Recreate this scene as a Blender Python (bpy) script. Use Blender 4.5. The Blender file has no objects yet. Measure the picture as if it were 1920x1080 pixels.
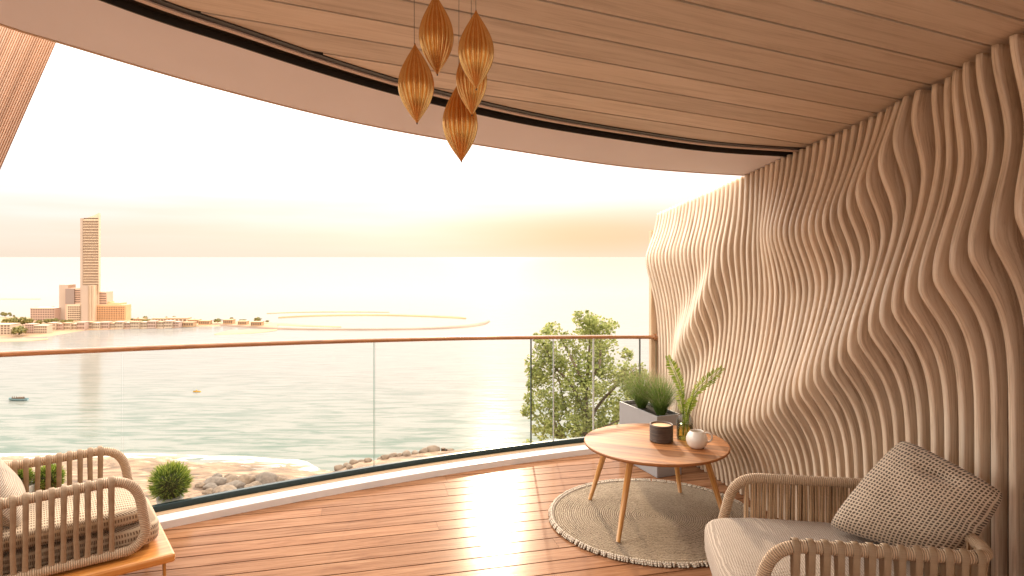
import bpy, math, random
from mathutils import Vector, Matrix, noise as mnoise
random.seed(7)
R = math.radians
H, F, CX, CY = 1.7, 1200.0, 960.0, 482.0      # eye height; focal length, centre and horizon in photo pixels
EYE_SEA = 50.0
SEA_Z = H - EYE_SEA

# ------------------------------------------------------------------ camera, light, exposure
sc = bpy.context.scene
cam = bpy.data.cameras.new("camera")
cam.sensor_width = 36.0
cam.lens = 22.5
cam.shift_y = -58.0 / 1920.0
cam.clip_start = 0.05
cam.clip_end = 400000
co = bpy.data.objects.new("camera", cam)
co.location = (0, 0, H)
co.rotation_euler = (R(90), 0, 0)
sc.collection.objects.link(co)
sc.camera = co

SUN_EL, SUN_AZ = R(22), R(-1.5)                 # azimuth from +Y, negative is left
sd = Vector((math.sin(SUN_AZ) * math.cos(SUN_EL), math.cos(SUN_AZ) * math.cos(SUN_EL), math.sin(SUN_EL)))
sl = bpy.data.lights.new("sun", 'SUN')
sl.energy = 1.75
sl.angle = R(1.0)
sl.color = (1.0, 0.80, 0.56)
so = bpy.data.objects.new("sun", sl)
so.rotation_euler = (-sd).to_track_quat('-Z', 'Y').to_euler()
so.location = (0, 0, 30)
sc.collection.objects.link(so)

w = bpy.data.worlds.new("World")
sc.world = w
w.use_nodes = True
wt = w.node_tree
wt.nodes.clear()
WN = wt.nodes.new
wl = wt.links.new
wo = WN('ShaderNodeOutputWorld')
tc = WN('ShaderNodeTexCoord')
sky = WN('ShaderNodeTexSky')
sky.sky_type = 'NISHITA'
sky.sun_disc = False
sky.sun_elevation = SUN_EL
sky.sun_rotation = SUN_AZ
sky.air_density = 1.5
sky.dust_density = 2.0
bg1 = WN('ShaderNodeBackground')
tint = WN('ShaderNodeMix'); tint.data_type = 'RGBA'; tint.blend_type = 'MULTIPLY'
tint.inputs[0].default_value = 1.0
tint.inputs[7].default_value = (0.17, 0.10, 0.13, 1)
wl(sky.outputs[0], tint.inputs[6])
wl(tint.outputs[2], bg1.inputs[0])
bg1.inputs[1].default_value = 0.05
# thin high cloud veil: warm band at the horizon, white glare above it
sep = WN('ShaderNodeSeparateXYZ'); wl(tc.outputs['Generated'], sep.inputs[0])
mp = WN('ShaderNodeMapping'); mp.inputs['Scale'].default_value = (2.2, 2.2, 26)
wl(tc.outputs['Generated'], mp.inputs[0])
nz = WN('ShaderNodeTexNoise'); nz.inputs['Scale'].default_value = 1.6; nz.inputs['Detail'].default_value = 5
wl(mp.outputs[0], nz.inputs[0])
mad = WN('ShaderNodeMath'); mad.operation = 'MULTIPLY_ADD'
wl(nz.outputs['Fac'], mad.inputs[0]); mad.inputs[1].default_value = 0.09
wl(sep.outputs[2], mad.inputs[2])
sub = WN('ShaderNodeMath'); sub.operation = 'SUBTRACT'; wl(mad.outputs[0], sub.inputs[0]); sub.inputs[1].default_value = 0.045
ramp = WN('ShaderNodeValToRGB')
wl(sub.outputs[0], ramp.inputs[0])
cr = ramp.color_ramp
stops = [(0.0, (.475, .42, .345)), (0.025, (.48, .435, .365)), (0.055, (.50, .465, .41)), (0.085, (.53, .51, .48)), (0.13, (.70, .68, .65)),
         (0.22, (1.25, 1.2, 1.12)), (0.45, (2.5, 2.4, 2.2)), (1.0, (2.2, 2.1, 1.95))]
while len(cr.elements) < len(stops): cr.elements.new(0.5)
for e, (p, c) in zip(cr.elements, stops):
    e.position = p; e.color = (*c, 1)
# an orange bank of cloud low over the sea, ahead and to the right
dot = WN('ShaderNodeMapping'); dot.inputs['Location'].default_value = (-.14, 0, -.036); dot.vector_type = 'POINT'
wl(tc.outputs['Generated'], dot.inputs[0])
sc2 = WN('ShaderNodeVectorMath'); sc2.operation = 'MULTIPLY'; wl(dot.outputs[0], sc2.inputs[0]); sc2.inputs[1].default_value = (4.2, 0, 26)
ln = WN('ShaderNodeVectorMath'); ln.operation = 'LENGTH'; wl(sc2.outputs[0], ln.inputs[0])
mr = WN('ShaderNodeMapRange'); mr.interpolation_type = 'SMOOTHSTEP'
mr.inputs[1].default_value = 0.1; mr.inputs[2].default_value = 1.5; mr.inputs[3].default_value = .85; mr.inputs[4].default_value = 0
wl(ln.outputs['Value'], mr.inputs[0])
sep.outputs[1]
gy = WN('ShaderNodeMath'); gy.operation = 'GREATER_THAN'; wl(sep.outputs[1], gy.inputs[0]); gy.inputs[1].default_value = 0
gm = WN('ShaderNodeMath'); gm.operation = 'MULTIPLY'; wl(gy.outputs[0], gm.inputs[0]); wl(mr.outputs[0], gm.inputs[1])
mxo = WN('ShaderNodeMix'); mxo.data_type = 'RGBA'
wl(gm.outputs[0], mxo.inputs[0]); wl(ramp.outputs[0], mxo.inputs[6]); mxo.inputs[7].default_value = (.48, .285, .18, 1)
bg2 = WN('ShaderNodeBackground'); wl(mxo.outputs[2], bg2.inputs[0]); bg2.inputs[1].default_value = 1.0
ad = WN('ShaderNodeAddShader'); wl(bg1.outputs[0], ad.inputs[0]); wl(bg2.outputs[0], ad.inputs[1])
wl(ad.outputs[0], wo.inputs[0])

sc.view_settings.view_transform = 'Standard'
sc.view_settings.look = 'None'
sc.view_settings.gamma = 1
sc.view_settings.use_curve_mapping = False
sc.view_settings.exposure = 0.9
try:
    sc.cycles.use_denoising = True
    sc.cycles.denoiser = 'OPENIMAGEDENOISE'
    sc.cycles.max_bounces = 10
    sc.cycles.diffuse_bounces = 5
    sc.cycles.transparent_max_bounces = 24
    sc.cycles.sample_clamp_indirect = 6
except Exception:
    pass

# ------------------------------------------------------------------ helpers
C = sc.collection

def ray(x, y, Y):
    return Vector(((x - CX) / F * Y, Y, H + (CY - y) / F * Y))

def onz(x, y, z=0.0):
    return ray(x, y, (H - z) * F / (y - CY))

def sea(x, y, z=None):
    return onz(x, y, SEA_Z if z is None else z)

def tag(o, label=None, cat=None, group=None, kind=None):
    if label: o['label'] = label
    if cat: o['category'] = cat
    if group: o['group'] = group
    if kind: o['kind'] = kind
    return o

def empty(name, loc, label, cat, group=None, rz=0.0):
    o = bpy.data.objects.new(name, None)
    C.objects.link(o)
    o.location = loc
    o.rotation_euler = (0, 0, rz)
    o.empty_display_size = .1
    return tag(o, label, cat, group)

class MB:
    """collects verts / faces / uvs / a per-face tone and links them as one mesh object"""
    def __init__(s):
        s.v = []; s.f = []; s.uv = []; s.m = []; s.t = []; s.sm = []
    def face(s, ids, uv=None, m=0, tone=0.5, smooth=False):
        s.f.append(ids); s.uv.append(uv or [(0, 0)] * len(ids)); s.m.append(m); s.t.append(tone); s.sm.append(smooth)
    def add(s, verts, faces, m=0, tone=.5, smooth=False, uvs=None):
        b = len(s.v)
        s.v += [tuple(p) for p in verts]
        for k, f in enumerate(faces):
            s.face([b + i for i in f], uvs[k] if uvs else None, m, tone, smooth)
    def box(s, c, d, rot=None, m=0, tone=.5):
        hx, hy, hz = d[0] / 2, d[1] / 2, d[2] / 2
        vs = [Vector((sx * hx, sy * hy, sz * hz)) for sx, sy, sz in
              ((-1, -1, -1), (1, -1, -1), (1, 1, -1), (-1, 1, -1), (-1, -1, 1), (1, -1, 1), (1, 1, 1), (-1, 1, 1))]
        if rot is not None: vs = [rot @ p for p in vs]
        c = Vector(c)
        dims = [(0, 1), (0, 1), (0, 2), (0, 2), (1, 2), (1, 2)]
        fs = [(0, 3, 2, 1), (4, 5, 6, 7), (0, 1, 5, 4), (2, 3, 7, 6), (1, 2, 6, 5), (3, 0, 4, 7)]
        base = ((-1, -1, -1), (1, -1, -1), (1, 1, -1), (-1, 1, -1), (-1, -1, 1), (1, -1, 1), (1, 1, 1), (-1, 1, 1))
        uvs = []
        for f, (a, b2) in zip(fs, dims):
            uvs.append([(base[i][a] * d[a] / 2, base[i][b2] * d[b2] / 2) for i in f])
        s.add([c + p for p in vs], fs, m, tone, False, uvs)
    def tube(s, pts, r, seg=10, m=0, tone=.5, cap=True, closed=False):
        pts = [Vector(p) for p in pts]
        n = len(pts)
        rs = r if isinstance(r, (list, tuple)) else [r] * n
        rings = []
        L = 0
        lens = []
        up = None
        for i, p in enumerate(pts):
            if closed:
                t = (pts[(i + 1) % n] - pts[i - 1]).normalized()
            else:
                t = (pts[min(i + 1, n - 1)] - pts[max(i - 1, 0)]).normalized()
            if up is None:
                up = Vector((0, 0, 1)) if abs(t.z) < .9 else Vector((1, 0, 0))
            a = t.cross(up).normalized()
            b = a.cross(t).normalized()
            up = b
            if i: L += (p - pts[i - 1]).length
            lens.append(L)
            rings.append([p + (a * math.cos(2 * math.pi * k / seg) + b * math.sin(2 * math.pi * k / seg)) * rs[i] for k in range(seg)])
        b0 = len(s.v)
        for rg in rings: s.v += [tuple(p) for p in rg]
        rng = n if closed else n - 1
        for i in range(rng):
            j = (i + 1) % n
            for k in range(seg):
                k2 = (k + 1) % seg
                l2 = lens[j] if j else lens[-1] + (pts[0] - pts[-1]).length
                s.face([b0 + i * seg + k, b0 + j * seg + k, b0 + j * seg + k2, b0 + i * seg + k2],
                       [(k / seg, lens[i]), (k / seg, l2), ((k + 1) / seg, l2), ((k + 1) / seg, lens[i])], m, tone, True)
        if cap and not closed:
            s.face([b0 + k for k in range(seg)][::-1], None, m, tone)
            s.face([b0 + (n - 1) * seg + k for k in range(seg)], None, m, tone)
    def lathe(s, prof, seg=32, c=(0, 0, 0), m=0, rib=0, ribn=0, smooth=True, capb=True, capt=True):
        c = Vector(c)
        b0 = len(s.v)
        for (r, z) in prof:
            for k in range(seg):
                a = 2 * math.pi * k / seg
                rr = r * (1 + rib * math.cos(ribn * a)) if rib else r
                s.v.append(tuple(c + Vector((rr * math.cos(a), rr * math.sin(a), z))))
        for i in range(len(prof) - 1):
            for k in range(seg):
                k2 = (k + 1) % seg
                s.face([b0 + i * seg + k, b0 + i * seg + k2, b0 + (i + 1) * seg + k2, b0 + (i + 1) * seg + k],
                       [(k / seg, prof[i][1]), ((k + 1) / seg, prof[i][1]), ((k + 1) / seg, prof[i + 1][1]), (k / seg, prof[i + 1][1])],
                       m, .5, smooth)
        if capb: s.face([b0 + k for k in range(seg)][::-1], None, m)
        if capt: s.face([b0 + (len(prof) - 1) * seg + k for k in range(seg)], None, m)
    def grid(s, fn, nu, nv, m=0, tone=.5, smooth=True, uvf=None, flip=False):
        b0 = len(s.v)
        for i in range(nu + 1):
            for j in range(nv + 1):
                s.v.append(tuple(fn(i / nu, j / nv)))
        for i in range(nu):
            for j in range(nv):
                q = [(i, j), (i + 1, j), (i + 1, j + 1), (i, j + 1)]
                if flip: q = q[::-1]
                s.face([b0 + a * (nv + 1) + b for a, b in q],
                       [(uvf(a / nu, b / nv) if uvf else (a / nu, b / nv)) for a, b in q], m, tone, smooth)
    def build(s, name, mats, parent=None, bevel=0, loc=None):
        me = bpy.data.meshes.new(name)
        me.from_pydata(s.v, [], s.f)
        ul = me.uv_layers.new(name="UVMap")
        flat = [c for u in s.uv for p in u for c in p]
        ul.data.foreach_set("uv", flat)
        at = me.attributes.new("tone", 'FLOAT', 'FACE')
        at.data.foreach_set("value", s.t)
        me.polygons.foreach_set("material_index", s.m)
        me.polygons.foreach_set("use_smooth", s.sm)
        me.update()
        for mm in (mats if isinstance(mats, (list, tuple)) else [mats]): me.materials.append(mm)
        o = bpy.data.objects.new(name, me)
        C.objects.link(o)
        if parent: o.parent = parent
        if loc is not None: o.location = loc
        if bevel:
            b = o.modifiers.new("bevel", 'BEVEL'); b.width = bevel; b.segments = 2; b.limit_method = 'ANGLE'
        return o

def cat_rom(pts, n=8):
    pts = [Vector(p) for p in pts]
    P = [pts[0] * 2 - pts[1]] + pts + [pts[-1] * 2 - pts[-2]]
    out = []
    for i in range(1, len(P) - 2):
        for k in range(n):
            t = k / n
            a, b, c, d = P[i - 1], P[i], P[i + 1], P[i + 2]
            out.append(.5 * ((2 * b) + (c - a) * t + (2 * a - 5 * b + 4 * c - d) * t * t + (3 * b - a - 3 * c + d) * t ** 3))
    out.append(pts[-1])
    return out

def fillet(pts, r, n=6):
    """polyline with its corners rounded"""
    pts = [Vector(p) for p in pts]
    rs = r if isinstance(r, (list, tuple)) else [r] * len(pts)
    out = [pts[0]]
    for i in range(1, len(pts) - 1):
        a, b, c = pts[i - 1], pts[i], pts[i + 1]
        d1 = (a - b).normalized(); d2 = (c - b).normalized()
        rr = min(rs[i], (a - b).length * .49, (c - b).length * .49)
        p1 = b + d1 * rr; p2 = b + d2 * rr
        for k in range(n + 1):
            t = k / n
            out.append(p1 * (1 - t) ** 2 + b * 2 * t * (1 - t) + p2 * t * t)
    out.append(pts[-1])
    res = [out[0]]
    for a, b in zip(out, out[1:]):
        L = (b - a).length
        k = max(1, int(L / .06))
        if L > 1e-5:
            for q in range(1, k + 1): res.append(a.lerp(b, q / k))
    return res

# ------------------------------------------------------------------ materials
def mat(name):
    m = bpy.data.materials.new(name); m.use_nodes = True
    nt = m.node_tree
    return m, nt, nt.nodes['Principled BSDF']

def N(nt, t, **kw):
    n = nt.nodes.new(t)
    for k, v in kw.items():
        if k.startswith('i_'): n.inputs[int(k[2:]) if k[2:].isdigit() else k[2:]].default_value = v
        else: setattr(n, k, v)
    return n

def ramp_node(nt, stops):
    r = N(nt, 'ShaderNodeValToRGB')
    while len(r.color_ramp.elements) < len(stops): r.color_ramp.elements.new(.5)
    for e, (p, c) in zip(r.color_ramp.elements, stops):
        e.position = p; e.color = (*c, 1) if len(c) == 3 else c
    return r

def simple(name, col, rough=.6, metal=0, bump=0, bscale=40, var=.12, spec=.5, coat=0):
    m, nt, b = mat(name)
    L = nt.links.new
    t = N(nt, 'ShaderNodeTexCoord')
    n = N(nt, 'ShaderNodeTexNoise'); n.inputs['Scale'].default_value = bscale; n.inputs['Detail'].default_value = 6
    L(t.outputs['Object'], n.inputs[0])
    c1 = tuple(max(0, x * (1 - var)) for x in col); c2 = tuple(min(1, x * (1 + var)) for x in col)
    r = ramp_node(nt, [(.3, c1), (.7, c2)])
    L(n.outputs['Fac'], r.inputs[0]); L(r.outputs[0], b.inputs['Base Color'])
    b.inputs['Roughness'].default_value = rough
    b.inputs['Metallic'].default_value = metal
    b.inputs['Specular IOR Level'].default_value = spec
    b.inputs['Coat Weight'].default_value = coat
    if bump:
        bp = N(nt, 'ShaderNodeBump'); bp.inputs['Strength'].default_value = bump; bp.inputs['Distance'].default_value = .01
        L(n.outputs['Fac'], bp.inputs['Height']); L(bp.outputs[0], b.inputs['Normal'])
    return m

def wood(name, c1, c2, c3, coords='UV', scale=(3, 40, 1), rough=.45, rvar=.11, coat=0, coat_r=.2, tonev=.35, bump=.15, figure=1.0, spec=.5):
    """wood with a grain running along the first texture axis; 'tone' on each face shifts a board's own colour"""
    m, nt, b = mat(name)
    L = nt.links.new
    t = N(nt, 'ShaderNodeTexCoord')
    at = N(nt, 'ShaderNodeAttribute', attribute_name='tone', attribute_type='GEOMETRY')
    off = N(nt, 'ShaderNodeVectorMath', operation='MULTIPLY_ADD')
    L(at.outputs['Color'], off.inputs[0]); off.inputs[1].default_value = (37, 23, 11)
    L(t.outputs[coords], off.inputs[2])
    mpn = N(nt, 'ShaderNodeMapping'); mpn.inputs['Scale'].default_value = scale
    L(off.outputs[0], mpn.inputs[0])
    n1 = N(nt, 'ShaderNodeTexNoise'); n1.inputs['Scale'].default_value = 1; n1.inputs['Detail'].default_value = 8; n1.inputs['Roughness'].default_value = .65; n1.inputs['Distortion'].default_value = .6 * figure
    L(mpn.outputs[0], n1.inputs[0])
    mp2 = N(nt, 'ShaderNodeMapping'); mp2.inputs['Scale'].default_value = tuple(s * f for s, f in zip(scale, (1.5, 5, 3)))
    L(off.outputs[0], mp2.inputs[0])
    n2 = N(nt, 'ShaderNodeTexNoise'); n2.inputs['Scale'].default_value = 1; n2.inputs['Detail'].default_value = 3
    L(mp2.outputs[0], n2.inputs[0])
    mx = N(nt, 'ShaderNodeMath', operation='MULTIPLY_ADD'); L(n2.outputs['Fac'], mx.inputs[0]); mx.inputs[1].default_value = .35
    L(n1.outputs['Fac'], mx.inputs[2])
    ms = N(nt, 'ShaderNodeMath', operation='SUBTRACT'); L(mx.outputs[0], ms.inputs[0]); ms.inputs[1].default_value = .175
    r = ramp_node(nt, [(.3, c1), (.5, c2), (.72, c3)])
    L(ms.outputs[0], r.inputs[0])
    hsv = N(nt, 'ShaderNodeHueSaturation')
    L(r.outputs[0], hsv.inputs['Color'])
    tv = N(nt, 'ShaderNodeMapRange'); L(at.outputs['Fac'], tv.inputs[0]); tv.inputs[3].default_value = 1 - tonev; tv.inputs[4].default_value = 1 + tonev
    L(tv.outputs[0], hsv.inputs['Value'])
    L(hsv.outputs[0], b.inputs['Base Color'])
    rr = N(nt, 'ShaderNodeMapRange'); L(n1.outputs['Fac'], rr.inputs[0]); rr.inputs[3].default_value = rough + rvar; rr.inputs[4].default_value = rough - rvar
    L(rr.outputs[0], b.inputs['Roughness'])
    b.inputs['Coat Weight'].default_value = coat; b.inputs['Coat Roughness'].default_value = coat_r
    b.inputs['Specular IOR Level'].default_value = spec
    bp = N(nt, 'ShaderNodeBump'); bp.inputs['Strength'].default_value = bump; bp.inputs['Distance'].default_value = .003
    L(ms.outputs[0], bp.inputs['Height']); L(bp.outputs[0], b.inputs['Normal'])
    return m

M = {}
M['deck'] = wood('deck_wood', (.18, .073, .033), (.295, .136, .067), (.38, .20, .108), scale=(2.2, 26, 1), rough=.20, rvar=.05, coat=.0, tonev=.12, bump=.10, spec=.4)
M['deck'].node_tree.nodes['Principled BSDF'].inputs['IOR'].default_value = 1.10
M['ceil'] = wood('ceiling_wood', (.54, .42, .31), (.67, .54, .42), (.73, .60, .48), scale=(2.0, 30, 1), rough=.5, tonev=.10, bump=.1)
M['slat'] = wood('slat_wood', (.50, .355, .24), (.77, .61, .455), (.88, .745, .60), scale=(2.2, 38, 1), rough=.5, tonev=.08, bump=.15, figure=2)
M['column'] = wood('column_wood', (.58, .34, .22), (.74, .47, .32), (.80, .55, .40), scale=(1.2, 50, 1), rough=.55, tonev=.1)
M['teak'] = wood('teak', (.10, .036, .013), (.32, .125, .042), (.47, .205, .075), scale=(1.6, 26, 1), rough=.45, spec=.25, coat=.0, coat_r=.2, tonev=.3, bump=.05)
M['leg'] = wood('oiled_wood', (.42, .18, .045), (.58, .28, .08), (.66, .36, .13), scale=(20, 3, 1), rough=.35, coat=.3, tonev=.1, bump=.05)
M['rail'] = wood('rail_wood', (.22, .085, .03), (.36, .15, .055), (.46, .22, .1), scale=(4, 3, 1), rough=.25, coat=.6, coat_r=.1, tonev=.1, bump=.05)
M['plaster'] = simple('soffit_plaster', (.82, .77, .79), .75, var=.02, bscale=3)
M['panel'] = simple('panel_brown', (.13, .07, .035), .7, var=.08, bscale=8)
M['dark'] = simple('dark_metal', (.035, .027, .02), .4, metal=.3, var=.1)
M['trackpink'] = simple('track_strip', (.62, .45, .36), .5, var=.03)
M['stone'] = simple('kerb_stone', (.80, .77, .74), .22, var=.03, bscale=5)
M['tan'] = simple('tan_trim', (.60, .40, .24), .4, var=.05)
M['channel'] = simple('base_channel_metal', (.014, .03, .032), .3, metal=.4, var=.1)
M['concrete'] = simple('slab_concrete', (.4, .36, .32), .8, var=.1)
M['white'] = simple('glazed_ceramic', (.78, .69, .60), .16, var=.02, coat=.6)
M['planter'] = simple('planter_grey', (.33, .31, .31), .42, var=.05, bscale=6, bump=.03)
M['soil'] = simple('soil', (.03, .02, .012), .95, var=.4, bump=.8, bscale=60)
M['wax'] = simple('wax', (.75, .42, .20), .4, var=.04)
M['steel'] = simple('mullion_metal', (.10, .11, .11), .3, metal=.8, var=.05)
M['seam'] = simple('seam_reflection', (.55, .56, .54), .3, metal=.2, var=.03)  # pale colour paints in the lighter reflections at two glass seams
M['cord'] = simple('cord', (.14, .12, .09), .6)
M['brass'] = simple('brass_leg', (.62, .38, .14), .3, metal=.8)
M['rock'] = simple('rock', (.17, .115, .075), .85, var=.35, bump=.5, bscale=1.2)
M['rockg'] = simple('rock_grey', (.135, .10, .075), .85, var=.3, bump=.5, bscale=1.5)
M['boat'] = simple('boat_hull', (.20, .30, .31), .4)
M['cargo'] = simple('cargo', (.13, .08, .05), .8, var=.4, bscale=4)
M['kayak'] = simple('kayak_yellow', (.65, .36, .05), .4)

def pendant_mat():
    m, nt, b = mat('pendant_bronze')
    L = nt.links.new
    t = N(nt, 'ShaderNodeTexCoord')
    s = N(nt, 'ShaderNodeTexNoise'); s.inputs['Scale'].default_value = 60; s.inputs['Detail'].default_value = 4
    L(t.outputs['Object'], s.inputs[0])
    r = ramp_node(nt, [(.3, (.78, .42, .125)), (.7, (.87, .50, .17))])
    L(s.outputs['Fac'], r.inputs[0]); L(r.outputs[0], b.inputs['Base Color'])
    b.inputs['Metallic'].default_value = .8; b.inputs['Roughness'].default_value = .24; b.inputs['Coat Weight'].default_value = .5; b.inputs['Coat Roughness'].default_value = .12
    return m
M['pendant'] = pendant_mat()

def glassy(name, tintc=(.975, .985, .98), refl=.9, rough=.0):
    m, nt, b = mat(name)
    L = nt.links.new
    nt.nodes.remove(b)
    out = nt.nodes['Material Output']
    tr = N(nt, 'ShaderNodeBsdfTransparent'); tr.inputs[0].default_value = (*tintc, 1)
    gl = N(nt, 'ShaderNodeBsdfGlossy'); gl.inputs['Roughness'].default_value = rough
    fr = N(nt, 'ShaderNodeFresnel'); fr.inputs[0].default_value = 1.45
    ml = N(nt, 'ShaderNodeMath', operation='MULTIPLY'); L(fr.outputs[0], ml.inputs[0]); ml.inputs[1].default_value = refl
    mx = N(nt, 'ShaderNodeMixShader'); L(ml.outputs[0], mx.inputs[0]); L(tr.outputs[0], mx.inputs[1]); L(gl.outputs[0], mx.inputs[2])
    L(mx.outputs[0], out.inputs[0])
    return m
M['glass'] = glassy('railing_glass', refl=.45)
M['vase'] = glassy('vase_glass', (.95, .97, .92), .8, .02)
M['water'] = glassy('vase_water', (.84, .82, .46), .8, .02)
M['glassedge'] = simple('glass_edge', (.10, .26, .21), .2)

def wrap_mat(name, c1, c2, pitch=.009, axis='Y'):
    m, nt, b = mat(name)
    L = nt.links.new
    t = N(nt, 'ShaderNodeTexCoord')
    mpn = N(nt, 'ShaderNodeMapping'); mpn.inputs['Scale'].default_value = (.0015, 1, 1) if axis == 'Y' else (1, .05, 1)
    L(t.outputs['UV'], mpn.inputs[0])
    wv = N(nt, 'ShaderNodeTexWave', wave_type='BANDS', bands_direction=axis)
    wv.inputs['Scale'].default_value = .314 / pitch; wv.inputs['Distortion'].default_value = 1.2; wv.inputs['Detail'].default_value = 2; wv.inputs['Detail Scale'].default_value = 1.5
    L(mpn.outputs[0], wv.inputs[0])
    ns = N(nt, 'ShaderNodeTexNoise'); ns.inputs['Scale'].default_value = 1.0; ns.inputs['Detail'].default_value = 4
    mp2 = N(nt, 'ShaderNodeMapping'); mp2.inputs['Scale'].default_value = (2, 120, 1)
    L(t.outputs['UV'], mp2.inputs[0]); L(mp2.outputs[0], ns.inputs[0])
    r = ramp_node(nt, [(.25, c1), (.75, c2)]); L(ns.outputs['Fac'], r.inputs[0])
    r2 = ramp_node(nt, [(0.0, (.45, .45, .45)), (.35, (1, 1, 1))]); L(wv.outputs['Color'], r2.inputs[0])
    mx = N(nt, 'ShaderNodeMix', data_type='RGBA', blend_type='MULTIPLY'); mx.inputs[0].default_value = 1
    L(r.outputs[0], mx.inputs[6]); L(r2.outputs[0], mx.inputs[7]); L(mx.outputs[2], b.inputs['Base Color'])
    b.inputs['Roughness'].default_value = .6
    bp = N(nt, 'ShaderNodeBump'); bp.inputs['Strength'].default_value = .9; bp.inputs['Distance'].default_value = .004
    L(wv.outputs['Color'], bp.inputs['Height']); L(bp.outputs[0], b.inputs['Normal'])
    return m
M['wrap'] = wrap_mat('rattan_wrap', (.50, .32, .19), (.68, .48, .31))
M['strap'] = wrap_mat('rattan_strap', (.54, .33, .18), (.72, .49, .29), pitch=.25, axis='X')
M['cordw'] = wrap_mat('paper_cord', (.46, .34, .25), (.62, .48, .37), pitch=.008)

def weave(name, cd, cl, s=1 / .012, dist=1.4, thick=.62, aspect=1.0, bump=.8, spec=.2):
    """loose basket weave: pale threads over a darker ground, two directions, UV in metres"""
    m, nt, b = mat(name)
    L = nt.links.new
    t = N(nt, 'ShaderNodeTexCoord')
    outs = []
    for ax, sc_ in (('X', s), ('Y', s * aspect)):
        wv = N(nt, 'ShaderNodeTexWave', wave_type='BANDS', bands_direction=ax)
        wv.inputs['Scale'].default_value = .314 * sc_; wv.inputs['Distortion'].default_value = dist
        wv.inputs['Detail'].default_value = 2; wv.inputs['Detail Scale'].default_value = .5
        L(t.outputs['UV'], wv.inputs[0]); outs.append(wv.outputs['Fac'])
    mxm = N(nt, 'ShaderNodeMath', operation='MAXIMUM'); L(outs[0], mxm.inputs[0]); L(outs[1], mxm.inputs[1])
    ns = N(nt, 'ShaderNodeTexNoise'); ns.inputs['Scale'].default_value = 14; ns.inputs['Detail'].default_value = 5
    L(t.outputs['UV'], ns.inputs[0])
    nf = N(nt, 'ShaderNodeTexNoise'); nf.inputs['Scale'].default_value = s * 1.3; nf.inputs['Detail'].default_value = 2
    L(t.outputs['UV'], nf.inputs[0])
    ad_ = N(nt, 'ShaderNodeMath', operation='ADD'); L(ns.outputs['Fac'], ad_.inputs[0]); L(nf.outputs['Fac'], ad_.inputs[1])
    mm = N(nt, 'ShaderNodeMath', operation='MULTIPLY_ADD'); L(ad_.outputs[0], mm.inputs[0]); mm.inputs[1].default_value = .45
    L(mxm.outputs[0], mm.inputs[2])
    mm2 = N(nt, 'ShaderNodeMath', operation='SUBTRACT'); L(mm.outputs[0], mm2.inputs[0]); mm2.inputs[1].default_value = .2
    r = ramp_node(nt, [(thick + .08, cd), (thick + .42, cl)])
    L(mm2.outputs[0], r.inputs[0]); L(r.outputs[0], b.inputs['Base Color'])
    b.inputs['Roughness'].default_value = .9; b.inputs['Specular IOR Level'].default_value = spec
    b.inputs['Sheen Weight'].default_value = .15
    bp = N(nt, 'ShaderNodeBump'); bp.inputs['Strength'].default_value = bump; bp.inputs['Distance'].default_value = .003
    L(mm.outputs[0], bp.inputs['Height']); L(bp.outputs[0], b.inputs['Normal'])
    return m
M['pillow'] = weave('pillow_weave', (.10, .068, .047), (.60, .47, .35), s=1 / .017, thick=.74, dist=3.4)
M['seat'] = weave('seat_weave', (.24, .18, .14), (.50, .40, .32), s=1 / .010, thick=.66, dist=2.6)
M['ribbed'] = weave('ribbed_weave', (.20, .13, .08), (.50, .37, .25), s=1 / .010, thick=.6, aspect=.35)
M['stripe'] = wrap_mat('striped_fabric', (.48, .35, .25), (.60, .46, .34), pitch=.011)

def rug_mat():
    m, nt, b = mat('braided_rug')
    L = nt.links.new
    t = N(nt, 'ShaderNodeTexCoord')
    wv = N(nt, 'ShaderNodeTexWave', wave_type='RINGS', rings_direction='Z')
    wv.inputs['Scale'].default_value = .314 / .014; wv.inputs['Distortion'].default_value = 3.5; wv.inputs['Detail'].default_value = 3; wv.inputs['Detail Scale'].default_value = 3
    L(t.outputs['Object'], wv.inputs[0])
    v = N(nt, 'ShaderNodeTexNoise'); v.inputs['Scale'].default_value = 130; v.inputs['Detail'].default_value = 3
    L(t.outputs['Object'], v.inputs[0])
    big = N(nt, 'ShaderNodeTexNoise'); big.inputs['Scale'].default_value = 5; L(t.outputs['Object'], big.inputs[0])
    a = N(nt, 'ShaderNodeMath', operation='MULTIPLY_ADD'); L(v.outputs['Fac'], a.inputs[0]); a.inputs[1].default_value = 1.3; L(wv.outputs['Fac'], a.inputs[2])
    a2 = N(nt, 'ShaderNodeMath', operation='MULTIPLY_ADD'); L(big.outputs['Fac'], a2.inputs[0]); a2.inputs[1].default_value = .5; L(a.outputs[0], a2.inputs[2])
    r = ramp_node(nt, [(.40, (.11, .072, .045)), (.66, (.35, .26, .18)), (1.0, (.50, .39, .28))]); L(a2.outputs[0], r.inputs[0])
    dv = N(nt, 'ShaderNodeMath', operation='MULTIPLY'); L(a2.outputs[0], dv.inputs[0]); dv.inputs[1].default_value = .55
    L(dv.outputs[0], r.inputs[0])
    L(r.outputs[0], b.inputs['Base Color']); b.inputs['Roughness'].default_value = .95; b.inputs['Specular IOR Level'].default_value = .1
    bp = N(nt, 'ShaderNodeBump'); bp.inputs['Strength'].default_value = 1; bp.inputs['Distance'].default_value = .006
    L(a.outputs[0], bp.inputs['Height']); L(bp.outputs[0], b.inputs['Normal'])
    return m
M['rug'] = rug_mat()

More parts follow.
